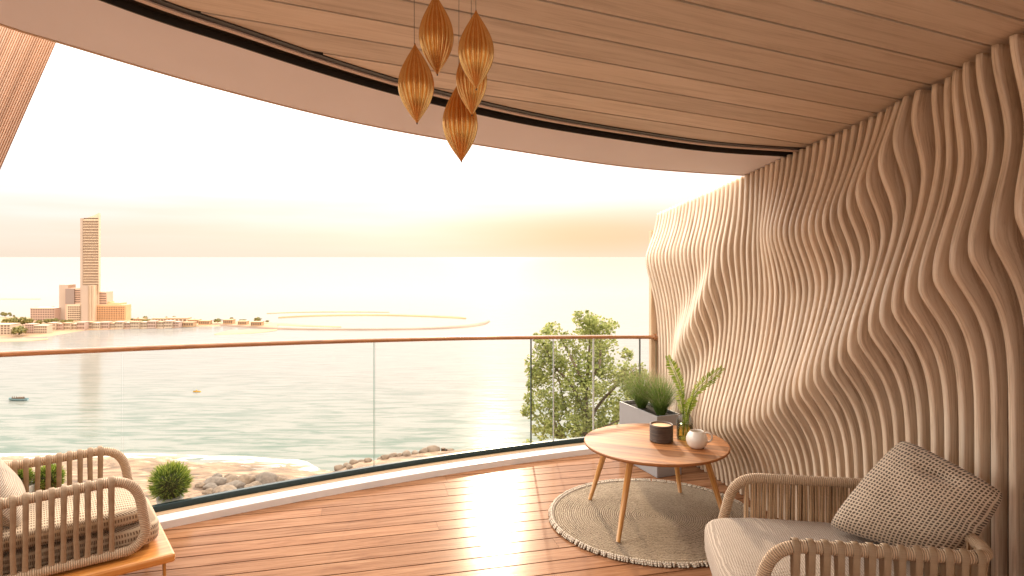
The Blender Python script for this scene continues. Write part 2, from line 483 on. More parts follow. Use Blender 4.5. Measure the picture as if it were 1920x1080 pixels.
def leafmat(name, cols, trans=.45, rough=.5):
    m, nt, b = mat(name)
    L = nt.links.new
    at = N(nt, 'ShaderNodeAttribute', attribute_name='tone', attribute_type='GEOMETRY')
    r = ramp_node(nt, [(i / (len(cols) - 1), c) for i, c in enumerate(cols)])
    L(at.outputs['Fac'], r.inputs[0]); L(r.outputs[0], b.inputs['Base Color'])
    b.inputs['Roughness'].default_value = rough
    b.inputs['Specular IOR Level'].default_value = .3
    tl = N(nt, 'ShaderNodeBsdfTranslucent'); L(r.outputs[0], tl.inputs[0])
    mx = N(nt, 'ShaderNodeMixShader'); mx.inputs[0].default_value = trans
    L(b.outputs[0], mx.inputs[1]); L(tl.outputs[0], mx.inputs[2]); L(mx.outputs[0], nt.nodes['Material Output'].inputs[0])
    return m
M['leaf'] = leafmat('tree_leaf', [(.14, .16, .04), (.30, .32, .09), (.52, .50, .18)])
M['grass'] = leafmat('grass_blade', [(.08, .15, .03), (.20, .29, .06), (.48, .33, .24)], .35)
M['ball'] = leafmat('shrub_blade', [(.06, .11, .012), (.16, .24, .03), (.44, .46, .09)], .35)
M['fern'] = leafmat('fern_leaf', [(.07, .12, .01), (.19, .28, .03), (.42, .47, .10)], .35)
M['bark'] = simple('bark', (.13, .085, .05), .9, var=.3, bump=.4)
M['far_leaf'] = leafmat('far_tree_leaf', [(.10, .095, .025), (.22, .19, .05), (.40, .30, .09)], .3)

def hotel_mat(name, col, var=.06):
    return simple(name, col, .7, var=var, bscale=.05)
M['tower'] = hotel_mat('tower_stone', (.62, .45, .30))
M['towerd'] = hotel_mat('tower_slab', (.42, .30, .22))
M['pinkw'] = hotel_mat('wing_render', (.58, .36, .25))
M['orangew'] = hotel_mat('wing_orange', (.64, .36, .18))
M['win'] = simple('window_dark', (.15, .085, .05), .35, var=.2, bscale=.4)
M['towwin'] = simple('tower_glass', (.33, .215, .14), .35, var=.1, bscale=.4)
M['house'] = hotel_mat('house_render', (.52, .38, .26))
M['house2'] = hotel_mat('house_pink', (.48, .31, .23))
M['roof'] = hotel_mat('house_roof', (.46, .27, .14))

def sea_mat():
    m, nt, b = mat('sea_water')
    L = nt.links.new
    g = N(nt, 'ShaderNodeNewGeometry')
    sp = N(nt, 'ShaderNodeSeparateXYZ'); L(g.outputs['Position'], sp.inputs[0])
    # shallow green water inshore; paler colour further out paints in the glare
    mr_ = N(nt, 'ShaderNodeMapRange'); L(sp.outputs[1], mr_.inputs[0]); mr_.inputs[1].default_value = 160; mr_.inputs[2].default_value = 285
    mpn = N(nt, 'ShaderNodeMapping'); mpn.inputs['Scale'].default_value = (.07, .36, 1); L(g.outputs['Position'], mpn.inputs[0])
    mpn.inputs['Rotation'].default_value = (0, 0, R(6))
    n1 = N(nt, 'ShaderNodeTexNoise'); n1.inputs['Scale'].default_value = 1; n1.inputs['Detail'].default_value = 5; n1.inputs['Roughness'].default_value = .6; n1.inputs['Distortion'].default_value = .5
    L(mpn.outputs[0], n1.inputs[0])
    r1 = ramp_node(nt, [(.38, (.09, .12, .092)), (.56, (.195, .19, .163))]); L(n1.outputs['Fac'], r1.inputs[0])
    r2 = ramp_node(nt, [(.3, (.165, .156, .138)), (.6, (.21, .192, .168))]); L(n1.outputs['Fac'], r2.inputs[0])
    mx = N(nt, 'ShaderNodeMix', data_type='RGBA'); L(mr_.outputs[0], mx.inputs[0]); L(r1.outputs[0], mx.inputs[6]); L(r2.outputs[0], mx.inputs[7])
    mf = N(nt, 'ShaderNodeMapRange'); L(sp.outputs[1], mf.inputs[0]); mf.inputs[1].default_value = 260; mf.inputs[2].default_value = 900  # whitening with distance stands in for reflected sky glare
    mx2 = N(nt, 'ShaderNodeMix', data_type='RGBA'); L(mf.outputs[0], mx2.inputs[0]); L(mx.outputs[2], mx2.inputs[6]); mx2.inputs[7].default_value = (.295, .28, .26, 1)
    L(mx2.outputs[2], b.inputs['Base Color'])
    b.inputs['Roughness'].default_value = .12
    b.inputs['IOR'].default_value = 1.25; b.inputs['Specular IOR Level'].default_value = .07
    bp = N(nt, 'ShaderNodeBump'); bp.inputs['Strength'].default_value = .25; bp.inputs['Distance'].default_value = .5
    mp3 = N(nt, 'ShaderNodeMapping'); mp3.inputs['Scale'].default_value = (.10, .35, 1); mp3.inputs['Rotation'].default_value = (0, 0, R(-4)); L(g.outputs['Position'], mp3.inputs[0])
    n3 = N(nt, 'ShaderNodeTexNoise'); n3.inputs['Scale'].default_value = 1; n3.inputs['Detail'].default_value = 5; L(mp3.outputs[0], n3.inputs[0])
    L(n3.outputs['Fac'], bp.inputs['Height']); L(bp.outputs[0], b.inputs['Normal'])
    return m
M['sea'] = sea_mat()

def beach_mat():
    m, nt, b = mat('beach_ground')
    L = nt.links.new
    g = N(nt, 'ShaderNodeNewGeometry')
    at = N(nt, 'ShaderNodeAttribute', attribute_name='shore', attribute_type='GEOMETRY')
    mpn = N(nt, 'ShaderNodeMapping'); mpn.inputs['Scale'].default_value = (.12, .32, .2); L(g.outputs['Position'], mpn.inputs[0])
    n1 = N(nt, 'ShaderNodeTexNoise'); n1.inputs['Scale'].default_value = 1; n1.inputs['Detail'].default_value = 8; n1.inputs['Roughness'].default_value = .65; n1.inputs['Distortion'].default_value = 1
    L(mpn.outputs[0], n1.inputs[0])
    sand = ramp_node(nt, [(.34, (.075, .042, .025)), (.45, (.17, .098, .055)), (.56, (.27, .165, .095)), (.66, (.42, .29, .19))]); L(n1.outputs['Fac'], sand.inputs[0])
    foam = N(nt, 'ShaderNodeMath', operation='MULTIPLY_ADD'); L(n1.outputs['Fac'], foam.inputs[0]); foam.inputs[1].default_value = 34; L(at.outputs['Fac'], foam.inputs[2])
    fr = N(nt, 'ShaderNodeMapRange'); L(foam.outputs[0], fr.inputs[0]); fr.inputs[1].default_value = 21.5; fr.inputs[2].default_value = 18.5
    mx = N(nt, 'ShaderNodeMix', data_type='RGBA'); L(fr.outputs[0], mx.inputs[0]); L(sand.outputs[0], mx.inputs[6]); mx.inputs[7].default_value = (.50, .46, .40, 1)
    L(mx.outputs[2], b.inputs['Base Color'])
    b.inputs['Roughness'].default_value = .8
    bp = N(nt, 'ShaderNodeBump'); bp.inputs['Strength'].default_value = .6; bp.inputs['Distance'].default_value = 1.0
    L(n1.outputs['Fac'], bp.inputs['Height']); L(bp.outputs[0], b.inputs['Normal'])
    return m
M['beach'] = beach_mat()
M['sand'] = simple('far_sand', (.36, .21, .11), .85, var=.15, bscale=.05)
M['pier'] = simple('far_pier', (.20, .12, .075), .85, var=.2, bscale=.05)

# ------------------------------------------------------------------ plan curves
def gy_(X):                      # the glass line of the balcony in plan
    return 5.44 + .44 * X - .055 * X * X
def gn(X):                       # its normal pointing back onto the deck
    s = .44 - .11 * X
    return Vector((s, -1, 0)).normalized()
def gp(X, n=0.0, z=0.0):
    return Vector((X, gy_(X), z)) + gn(X) * n
def ceil_z(X, Y):
    return 2.88 - .0041 * X - .1297 * Y
def wall_x(Y, p=0.0):
    return 2.61 - .215 * Y - 1.023 * p
GX0, GX1 = -4.6, 1.33

# ------------------------------------------------------------------ sea, shore, terrain
mb = MB()
ring = [(-200000, -200), (200000, -200), (200000, 300000), (-200000, 300000)]
mb.add([(x, y, SEA_Z) for x, y in ring], [(0, 1, 2, 3)])
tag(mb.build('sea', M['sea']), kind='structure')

def shoreY(X):
    pts = [(-400, 165), (-95, 163), (-70, 161), (-53, 158), (-42, 149), (-36, 154), (-27, 158.5), (-19, 162), (0, 167), (60, 176), (400, 230)]
    for (a, b), (c, d) in zip(pts, pts[1:]):
        if X <= c:
            t = (X - a) / (c - a); t = max(0, min(1, t)); t = t * t * (3 - 2 * t)
            return b + (d - b) * t
    return pts[-1][1]
def ground_z(X, Y):
    s = shoreY(X) - Y
    beach = SEA_Z + min(max(s, -14) * .045, 2.2) + (mnoise.noise(Vector((X * .06, Y * .09, 3))) * .5 if s > 3 else 0)
    d = max(0.0, (108 - Y) / 98.0)
    if X > -46 and s > 0: beach += min(1.6, s * .5) * max(0, min(1, (X + 46) / 10))
    return beach + 41.0 * (d ** 1.35)
nx, ny = 150, 150
mb = MB()
sh = []
def tx(i): return -260 + 420 * (i / nx)
def ty(j): return 9.0 + 190 * (j / ny) ** 1.0
for i in range(nx + 1):
    for j in range(ny + 1):
        X, Y = tx(i), ty(j)
        mb.v.append((X, Y, ground_z(X, Y)))
        sh.append(shoreY(X) - Y + max(0, min(1, (X + 48) / 8)) * 9)
for i in range(nx):
    for j in range(ny):
        a = i * (ny + 1) + j
        mb.face([a, a + ny + 1, a + ny + 2, a + 1], None, 0, .5, True)
o = mb.build('ground', M['beach'])
at = o.data.attributes.new("shore", 'FLOAT', 'POINT'); at.data.foreach_set("value", sh)
tag(o, kind='structure')

def rock_mesh(w_, h_, d_, seed, sub=3):
    rnd = random.Random(seed)
    import bmesh
    bm = bmesh.new()
    bmesh.ops.create_icosphere(bm, subdivisions=sub, radius=1)
    off = Vector((rnd.random() * 50, rnd.random() * 50, rnd.random() * 50))
    for v in bm.verts:
        n_ = mnoise.noise(v.co * 1.1 + off) * .35 + mnoise.noise(v.co * 2.6 + off) * .12
        v.co = v.co * (1 + n_)
        v.co.x *= w_ / 2; v.co.y *= d_ / 2; v.co.z *= h_ / 2
        if v.co.z < -h_ * .2: v.co.z = -h_ * .2
        v.co.z += h_ * .15
    for f in bm.faces: f.smooth = True
    me = bpy.data.meshes.new('rock')
    bm.to_mesh(me); bm.free()
    return me
rocks = [  # x, y of the foot, width, height in px, material, label
    (407, 890, 17, 9, 'rockg', 'small dark stone at the left end of the upper row of shore rocks'),
    (430, 889, 15, 8, 'rock', 'small rounded stone between the dark stone and the brown boulder of the upper row'),
    (403, 900, 37, 12, 'rockg', 'long flat grey rock at the left end of the rock group'),
    (435, 898, 28, 12, 'rock', 'low brown rock just left of the round boulder'),
    (460, 899, 32, 16, 'rock', 'round light brown boulder in the middle of the shore rocks'),
    (499, 902, 36, 22, 'rockg', 'largest grey boulder of the shore rocks'),
    (520, 899, 20, 14, 'rock', 'upright brown rock touching the right side of the largest grey boulder'),
    (534, 896, 18, 10, 'rock', 'pale rock second from the right in the rock group'),
    (425, 920, 38, 15, 'rock', 'large smooth pale boulder lowest in the rock group'),
    (476, 910, 27, 13, 'rock', 'pale egg shaped rock below the round boulder'),
    (441, 906, 32, 10, 'rockg', 'flat slab rock above the large smooth pale boulder'),
    (395, 908, 24, 8, 'rockg', 'low flat rock under the long grey rock at left'),
    (377, 905, 17, 7, 'rock', 'small rock nearest the clipped shrub in the middle'),
    (483, 892, 20, 9, 'rock', 'small rock behind the round boulder and the grey boulder'),
    (560, 895, 20, 9, 'rock', 'rightmost rock of the rock group on the sand'),
    (392, 917, 20, 7, 'rock', 'thin rock half sunk in the sand at lower left of the group'),
    (446, 925, 40, 8, 'rock', 'long slanting rock close above the black base channel'),
    (300, 893, 26, 7, 'rock', 'low sand coloured rock behind the clipped round shrub'),
]
for k, (x, y, wp, hp, mt, lab) in enumerate(rocks):
    p = sea(x, y, SEA_Z + 2.0); sc_ = p.y / F
    me = rock_mesh(wp * sc_ * 1.22, hp * sc_ * 1.7, wp * sc_ * .9, k)
    me.materials.append(M[mt])
    o = bpy.data.objects.new('rock', me); C.objects.link(o)
    o.location = (p.x, p.y, ground_z(p.x, p.y)); o.rotation_euler = (0, 0, random.uniform(-.3, .3))
    tag(o, lab, 'rock', 'rocks on the beach')
breakw = [(636, 882, 12), (650, 879, 9), (664, 874, 12), (678, 871, 10), (692, 868, 13), (712, 866, 9), (735, 862, 13), (748, 863, 8), (762, 861, 14),
          (779, 858, 12), (795, 856, 14), (812, 854, 16), (845, 851, 9), (655, 886, 9), (690, 875, 9), (722, 869, 10)]
me = rock_mesh(1, .8, .8, 99)
me.materials.append(M['rock'])
for x, y, wp in breakw:
    p = sea(x, y, SEA_Z + .6); s_ = wp * 1.5 * p.y / F
    o = bpy.data.objects.new('rock', me); C.objects.link(o)
    o.location = (p.x, p.y, ground_z(p.x, p.y)); o.scale = (s_, s_, s_); o.rotation_euler = (0, 0, random.uniform(0, 6))
    tag(o, 'small pale rock of the low breakwater beyond the glass', 'rock', 'small rocks along the low breakwater')
mb = MB()
p = sea(831, 851)
mb.tube([(0, 0, -1), (0, 0, 1.5)], .55, 8); mb.tube([(.9, .3, -1), (.9, .3, 1.2)], .35, 8)
o = mb.build('mooring_post', M['cargo'], loc=p); tag(o, 'stubby wooden post standing in the water at the end of the breakwater', 'post')

# ------------------------------------------------------------------ far land, ring island
def ribbon(name, line, wpx, m, h=.9, n=8, **kw):
    pts = cat_rom([(x, y, wv) for (x, y), wv in zip(line, wpx)], n)
    mb = MB()
    for q in pts:
        x, y, w_ = q.x, q.y, q.z
        a, c = sea(x, y - w_ / 2), sea(x, y + w_ / 2)
        m_ = (a + c) / 2
        e = Vector((0, 0, -.6)); t = Vector((0, 0, h))
        mb.v += [tuple(a + e), tuple(a.lerp(m_, .35) + t), tuple(c.lerp(m_, .35) + t), tuple(c + e)]
    for i in range(len(pts) - 1):
        for k in range(3):
            mb.face([i * 4 + k, (i + 1) * 4 + k, (i + 1) * 4 + k + 1, i * 4 + k + 1], None, 0, .5, True)
    o = mb.build(name, m)
    return tag(o, kind='structure', **kw)
def land(name, front, back, m, h=.6):
    mb = MB()
    n = len(front)
    for (a, b) in zip(front, back):
        A, B = sea(*a), sea(*b)
        mb.v += [tuple(A + Vector((0, 0, -.5))), tuple(A.lerp(B, .08) + Vector((0, 0, h))), tuple(A.lerp(B, .92) + Vector((0, 0, h))), tuple(B + Vector((0, 0, -.5)))]
    for i in range(n - 1):
        for k in range(3):
            mb.face([i * 4 + k, (i + 1) * 4 + k, (i + 1) * 4 + k + 1, i * 4 + k + 1][::-1])
    return tag(mb.build(name, m), kind='structure')
land('peninsula', [(-260, 640), (-60, 636), (45, 635), (92, 632.5), (120, 627), (160, 620.5), (240, 617.5), (325, 616), (338, 613), (400, 612), (440, 611)],
     [(-260, 590), (-60, 592), (45, 593), (92, 595), (120, 597), (160, 597), (240, 599), (325, 600), (338, 601), (400, 603), (440, 604.5)], M['sand'])
land('promontory', [(435, 611.5), (480, 614), (520, 616)], [(435, 603), (480, 605), (520, 608)], M['sand'], .8)
land('sand_spit', [(-60, 642), (20, 641), (60, 640), (90, 637)], [(-60, 634), (20, 635), (60, 635), (90, 635)], M['sand'], .25)
land('sand_flat', [(402, 628), (430, 627.5), (470, 626), (500, 623), (520, 620)], [(402, 626), (432, 619), (470, 618), (500, 618), (520, 618)], M['sand'], .25)
ribbon('ring_island', [(395, 609), (450, 612.5), (520, 616.5), (600, 618), (700, 618.2), (800, 616.5), (870, 612.5), (905, 607.5), (918, 602.5)], [2.6, 2.6, 2.8, 2.6, 2.6, 3, 5, 6, 4], M['pier'], .7)
M['ringsand'] = simple('ring_sand', (.30, .155, .06), .85, var=.15, bscale=.05)
ribbon('ring_island', [(522, 596), (580, 592.8), (650, 591.3), (720, 591.3), (790, 593), (850, 595.5), (874, 597.5)], [1.6, 2.4, 2.4, 2.4, 2.6, 3.4, 1.8], M['ringsand'], .7)
ribbon('ring_island', [(500, 588), (560, 585.8), (640, 585), (730, 585.6)], [.9, 1.4, 1.6, 1], M['ringsand'], .4)
ribbon('ring_island', [(480, 606), (540, 609), (590, 611.5), (640, 613.5)], [6, 5, 3, 1], M['sand'], .5)
ribbon('far_sandbar', [(-120, 560.5), (0, 561), (76, 561)], [1.5, 1.6, .9], M['sand'], .5)

# ------------------------------------------------------------------ hotel tower
HY = 500.0
def px(v): return v * HY / F
hot = empty('hotel_building', ray(175, 604, HY), 'tall slender hotel tower with curved top rising from stepped lower wings across the bay', 'hotel')
def hbox(name, x0, x1, y0, y1, m, d=8.0, dy=0.0, par=hot, rz=0.0):
    """box whose front face spans the given extent at distance HY+dy"""
    mb = MB()
    Yd = HY + dy; k = Yd / F
    X0, X1 = (x0 - CX) * k, (x1 - CX) * k
    Z0, Z1 = H + (CY - y1) * k, H + (CY - y0) * k
    mb.box(((X0 + X1) / 2 - hot.location.x, dy + d / 2, (Z0 + Z1) / 2 - hot.location.z), (X1 - X0, d, Z1 - Z0))
    o = mb.build(name, m)
    o.parent = par
    if par is not hot: o.matrix_parent_inverse = Matrix.Identity(4)
    return o
def rel(x, y, dy):
    return ray(x, y, HY + dy) - hot.location
# tower body with a concave sloping top
mb = MB()
top = [(151, 410), (158, 409.5), (166, 407.5), (174, 404.8), (181, 401.5), (186.5, 398.5)]
for dy in (0, 13):
    for (x, y) in top: mb.v.append(tuple(rel(x, y, dy)))
    for (x, y) in top: mb.v.append(tuple(rel(x, 605, dy)))
n = len(top)
for i in range(n - 1):
    mb.face([i, i + 1, n + i + 1, n + i][::-1]); mb.face([2 * n + i, 2 * n + i + 1, 3 * n + i + 1, 3 * n + i]); mb.face([i, i + 1, 2 * n + i + 1, 2 * n + i])
mb.face([0, n, 3 * n, 2 * n]); mb.face([n - 1, 2 * n - 1, 4 * n - 1, 3 * n - 1][::-1])
tw = mb.build('tower', M['tower'], hot)
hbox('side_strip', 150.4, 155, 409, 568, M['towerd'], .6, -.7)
y = 414.5
k = 0
while y < 538:
    hbox('window_band', 156.4, 184.2, y, y + 2.7, M['towwin'], .35, -.3, tw)
    y += 5.15
hbox('roof_band', 157, 184.5, 408.6, 410.4, M['win'], .3, -.28, tw)
y = 413.5
while y < 536:                                  # projecting floor slabs catch the light
    hbox('floor_slab', 155.6, 185.2, y - .55, y + .35, M['tower'], 1.0, -1.0, tw)
    y += 5.15
hbox('edge_fin', 184.6, 186.8, 400, 548, M['tower'], 1.2, -1.25)
hbox('slab_block', 110.8, 127.5, 534, 604, M['towerd'], 9, 3)
bk = hbox('rear_block', 122, 152, 540.5, 603, M['pinkw'], 9, 1.5)
hbox('blank_panel', 122.3, 139, 541, 570, simple('panel_dark_brown', (.26, .18, .14), .7), .8, .6)  # this panel is dark brown in itself
for i in range(6):
    hbox('window_band', 140, 151.4, 544 + i * 4.2, 545.6 + i * 4.2, M['win'], .3, 1.2, bk)
lb = hbox('lower_block', 125, 152, 570.5, 604, M['tower'], 6, 0)
for i in range(7):
    for j in range(7):
        hbox('window', 127 + j * 3.45, 129.3 + j * 3.45, 574.5 + i * 4.0, 576.7 + i * 4.0, M['win'], .3, -.2, lb)
hbox('front_slab', 152.4, 165, 535.5, 605.5, M['towerd'], 5, -4)
for i in range(4):
    hbox('fin', 166.2 + i * 2.9, 167.6 + i * 2.9, 535, 605, M['tower'], 4, -4.3)
hbox('fin_wall', 165, 176.5, 536, 605, M['orangew'], 3, -2.5)
rb = hbox('right_block', 176.5, 200, 547, 572, M['pinkw'], 8, .6)
for i in range(5):
    hbox('window_band', 178, 199, 550 + i * 4.4, 551.6 + i * 4.4, M['win'], .3, .3, rb)
st = hbox('step_block', 176.5, 226, 568, 573, M['orangew'], 8, 1.2)
hbox('step_block', 196, 207, 565.5, 568, M['orangew'], 5, 2)
wg = hbox('wing', 176.5, 236, 571.5, 604.5, M['orangew'], 7, -.6)
for i in range(7):
    hbox('window_band', 178.2, 234, 575.3 + i * 4.1, 576.7 + i * 4.1, M['win'], .3, -.85, wg)
for i in range(18):
    hbox('pier', 177.8 + i * 3.2, 178.6 + i * 3.2, 573, 603.5, M['orangew'], .4, -1.3, wg)

# ------------------------------------------------------------------ low houses on the far shore
def house(x0, x1, y0, y1, m, rows, cols, label, roofm=None, z_w=.6, cat='building'):
    Yd = EYE_SEA * F / (y1 - CY) * .985
    k = Yd / F
    cx = (x0 + x1) / 2
    t = empty('house' if cat == 'house' else 'apartment_block', ray(cx, y1, Yd), label, cat)
    W_, H_ = (x1 - x0) * k, (y1 - y0) * k
    D = max(5.0, W_ * .5)
    a = MB(); a.box((0, D / 2, H_ / 2 - .3), (W_, D, H_ + .6)); wall = a.build('wall', m, t)
    r = MB(); r.box((0, D / 2, H_ + .16), (W_ + .5, D + .5, .3)); r.build('roof', roofm or m, t)
    wm = None
    for i in range(rows):
        for j in range(cols):
            if wm is None:
                q = MB(); q.box((0, 0, 0), (W_ / cols * .62, .12, H_ / rows * z_w))
                o = q.build('window', M['win'], wall); wm = o.data
            else:
                o = bpy.data.objects.new('window', wm); C.objects.link(o); o.parent = wall
            o.location = (-W_ / 2 + W_ * (j + .5) / cols, -.03, H_ * (i + .5) / rows)
    return t
house(57, 102, 578.5, 601, M['house2'], 5, 10, 'square block of flats standing alone left of the hotel tower', M['house'])
house(66, 92, 576, 580, M['house2'], 1, 5, 'raised top storey of the lone block of flats left of the hotel')
house(-30, 19, 609, 627, M['house'], 4, 8, 'pale terraced building at the left edge of the photo on the far shore')
house(19.5, 30, 617, 628, M['house'], 3, 3, 'small white house between the left edge building and the dark tree')
house(47, 63, 608.5, 625, M['house2'], 4, 4, 'pink house just right of the dark shore tree')
house(63.5, 88, 611, 625, M['house'], 3, 6, 'long cream house beside the pink shore house')
names = ['gabled cream', 'peach', 'sand coloured', 'pale', 'warm white', 'terracotta topped', 'low ochre', 'cream']
hx = 90
i = 0
spots = [(90, 103, 606, 619), (104, 116, 607.5, 618.5), (117, 131, 606, 618), (132, 143, 607.5, 617.5), (144, 158, 605, 617.5), (159, 172, 604.5, 616), (173, 186, 606, 616),
         (187, 203, 605, 615.5), (204, 214, 606.5, 615), (215, 230, 604, 615), (231, 243, 605.5, 614.5), (244, 260, 604, 614.5), (261, 275, 604.5, 614), (276, 291, 603, 614),
         (292, 306, 604, 613.5), (307, 322, 602.5, 613.5), (323, 335, 604, 613)]
for i, (a, b_, c_, d_) in enumerate(spots):
    house(a, b_, c_, d_, [M['house'], M['house2']][i % 3 == 1], 2, 5 if b_ - a > 13 else 4,
          f'low {names[i % 8]} beachfront house, one of the row below the hotel', M['roof'] if i % 3 == 2 else None, cat='house')['group'] = 'beachfront houses below the hotel'
more = [(285, 312, 597.5, 604, 'wide flat roofed villa on the rise right of the hotel'), (313, 350, 597, 604.5, 'long low building under the two palms right of the hotel'),
        (352, 372, 600, 606, 'small square villa beside the long low building'), (340, 362, 605, 611.5, 'waterside pavilion at the tip of the beach row'),
        (372, 392, 602, 608.5, 'last low house before the narrow causeway'), (418, 436, 600, 607.5, 'domed sand coloured house at the start of the ring island'),
        (446, 462, 603, 609, 'small house on the ring island left of the big clump'), (470, 490, 604, 611, 'small house below the big clump on the ring island'),
        (250, 268, 598, 603.5, 'pale service building next to the right wing of the hotel')]
for a, b_, c_, d_, lab in more:
    house(a, b_, c_, d_, M['house'] if a % 2 else M['roof'], 1, 5, lab, M['roof'], cat='house')

def clump_mesh(seed, n=260, size=.16):
    rnd = random.Random(seed)
    mb = MB()
    for _ in range(n):
        d = Vector((rnd.gauss(0, 1), rnd.gauss(0, 1), rnd.gauss(0, 1))).normalized()
        rad = (.55 + .45 * rnd.random()) * (1 + .35 * mnoise.noise(d * 2 + Vector((seed, 0, 0))))
        c = d * rad; c.z = c.z * .85 + .9
        a = Vector((rnd.gauss(0, 1), rnd.gauss(0, 1), rnd.gauss(0, 1))).normalized(); b = a.cross(d).normalized()
        s_ = size * rnd.uniform(.7, 1.4)
        mb.add([c - a * s_, c + b * s_, c + a * s_, c - b * s_], [(0, 1, 2, 3)], 0, min(1, max(0, rnd.gauss(.45, .25))))
    return mb
clumps = [clump_mesh(s) for s in range(3)]
cm = []
tk = MB(); tk.tube([(0, 0, -.1), (0, 0, .8)], [.09, .05], 6)
far_trees = [ # x, foot y, width, height, label
    (12, 612, 16, 18, 'olive green tree at the far left among the shore houses'),
    (27, 609, 18, 16, 'broad bush behind the pale left edge building'), (42, 608, 16, 15, 'dark yellow green tree left of the block of flats'),
    (55, 608, 14, 13, 'rounded tree in front of the lone block of flats'), (36, 627, 27, 17, 'large dark green tree at the water on the far shore'),
    (73, 608, 13, 9, 'low shrubbery at the foot of the block of flats'), (90, 606, 16, 10, 'green bush between the flats and the hotel'),
    (103, 605, 16, 9, 'wide dark bush at the left foot of the hotel'), (118, 606, 15, 7, 'bright green bush in front of the hotel lower block'),
    (131, 606, 12, 8, 'yellow green bush touching the hotel front slab'), (18, 590.5, 6, 5.5, 'small round tree against the sea, second from the left edge'),
    (5, 592, 8, 8, 'orange green tree cut by the left edge of the photo'), (10, 593, 8, 8, 'round tree against the sea beside the edge tree'),
    (20, 593, 5, 5, 'tiny tree against the sea right of the round tree'), (26, 594, 4, 4, 'smallest tree on the left skyline'),
    (248, 601, 7, 5, 'little tree right at the corner of the orange wing'), (259, 601, 6, 6, 'small golden tree second right of the hotel'),
    (272, 600, 10, 8, 'dark spreading tree on the skyline right of the hotel'), (275, 605, 22, 8, 'long low hedge below the skyline tree right of the hotel'),
    (312, 600, 6, 7, 'left tree of the pair above the long low building'), (326, 600, 8, 8, 'right tree of the pair above the long low building'),
    (365, 603, 9, 6, 'golden bush above the square villa'), (408, 604.5, 16, 8, 'wide golden mound of bushes on the ring island'),
    (434, 602, 8, 8, 'single round golden tree on the ring island'), (455, 602, 14, 4, 'flat row of golden scrub on the ring island'),
    (483, 603, 15, 9, 'biggest golden clump of the ring island'), (501, 604, 8, 4, 'last small golden bush before the open ring')]
for i, (x, y, wp, hp, lab) in enumerate(far_trees):
    Yd = EYE_SEA * F / (y + 3 - CY) if y < 596 else EYE_SEA * F / (y - CY) * .97
    k = Yd / F
    t = empty('broadleaf_tree', ray(x, y, Yd), lab, 'tree', 'trees along the far shore')
    if i < 3:
        o = clumps[i].build('crown', M['far_leaf'], t); cm.append(o.data)
    else:
        o = bpy.data.objects.new('crown', cm[i % 3]); C.objects.link(o); o.parent = t
    o.scale = (wp * k / 2, wp * k / 2, hp * k / 1.9)
    if i == 0: q = tk.build('trunk', M['bark'], t); tkm = q.data
    else: q = bpy.data.objects.new('trunk', tkm); C.objects.link(q); q.parent = t
    q.scale = (wp * k / 2, wp * k / 2, hp * k / 2)

# ------------------------------------------------------------------ boats
p = sea(34, 751)
bt = empty('motor_boat', p, 'small dark boat with people aboard and a pale wake, left on the calm water', 'boat')
def hull(L_, W_, h_):
    mb = MB()
    def f(u, v):
        s = math.sin(math.pi * v)
        x = (u - .5) * L_
        taper = max(0.03, 1 - abs((u - .45) / .55) ** 3) if u > .45 else 1 - .35 * ((.45 - u) / .45) ** 2
        y_ = math.cos(math.pi * v) * W_ / 2 * taper
        z_ = h_ * (1 - s * 1.2) + (.35 * h_ * u ** 3)
        return (x * -1, y_, z_)
    mb.grid(f, 14, 8)
    mb.v = mb.v
    return mb
hull(6.6, 1.9, .75).build('hull', M['boat'], bt)
q = MB(); q.box((0, 0, .45), (5.2, 1.2, .08)); q.build('floor_board', M['cargo'], bt)
q = MB(); q.box((.9, 0, .9), (2.0, 1.1, .75)); q.build('cabin', M['cargo'], bt, .1)
for dx, hh in ((-.6, 1.1), (-1.3, .95), (-2.0, 1.0)):
    q = MB(); q.lathe([(.02, 0), (.26, .1), (.30, .45), (.22, .62), (.09, .68), (.14, .76), (.16, .88), (.08, 1.0), (.01, 1.03)], 10, (0, 0, 0))
    o = q.build('person', M['cargo'], loc=p + Vector((dx, 0, .42)))
    tag(o, {-.6: 'person in dark clothes sitting beside the cabin of the boat', -1.3: 'middle one of the three people sitting in the boat', -2.0: 'person in dark clothes sitting nearest the bow of the boat'}[dx], 'person', 'people in the small boat')
p = sea(369, 735)
kk = empty('kayak', p, 'tiny yellow kayak alone on the water in the middle distance', 'kayak')
hull(2.9, .8, .32).build('hull', M['kayak'], kk)
q = MB(); q.lathe([(.02, 0), (.24, .05), (.26, .4), (.08, .5), (.13, .58), (.13, .7), (.01, .78)], 10)
o = q.build('person', M['kayak'], loc=p + Vector((-.1, 0, .15))); tag(o, 'paddler sitting in the yellow kayak', 'person')
q = MB(); q.tube([(-1.1, 0, .35), (1.2, 0, .7)], .05, 6); o = q.build('paddle', M['cargo'], loc=p + Vector((-.1, -.3, .1))); tag(o, 'paddle held across the yellow kayak', 'paddle')

# ------------------------------------------------------------------ balcony slab, deck, kerb, railing
mb = MB()
NX = 60
def slab(u, v): return gp(GX0 + (2.6 - GX0) * u, -.34) if False else None
xs = [GX0 + (2.9 - GX0) * i / NX for i in range(NX + 1)]
for z in (-.03, -.40):
    for X in xs: mb.v.append(tuple(gp(X, -.36, z)))
    for X in xs: mb.v.append((X, -3.0, z))
n = NX + 1
for i in range(NX):
    mb.face([n + i, n + i + 1, i + 1, i]); mb.face([2 * n + i, 2 * n + i + 1, 3 * n + i + 1, 3 * n + i]); mb.face([i, i + 1, 2 * n + i + 1, 2 * n + i])
mb.face([0, 2 * n, 3 * n, n]); mb.face([n - 1, 2 * n - 1, 4 * n - 1, 3 * n - 1])
tag(mb.build('balcony_slab', M['concrete']), kind='structure')

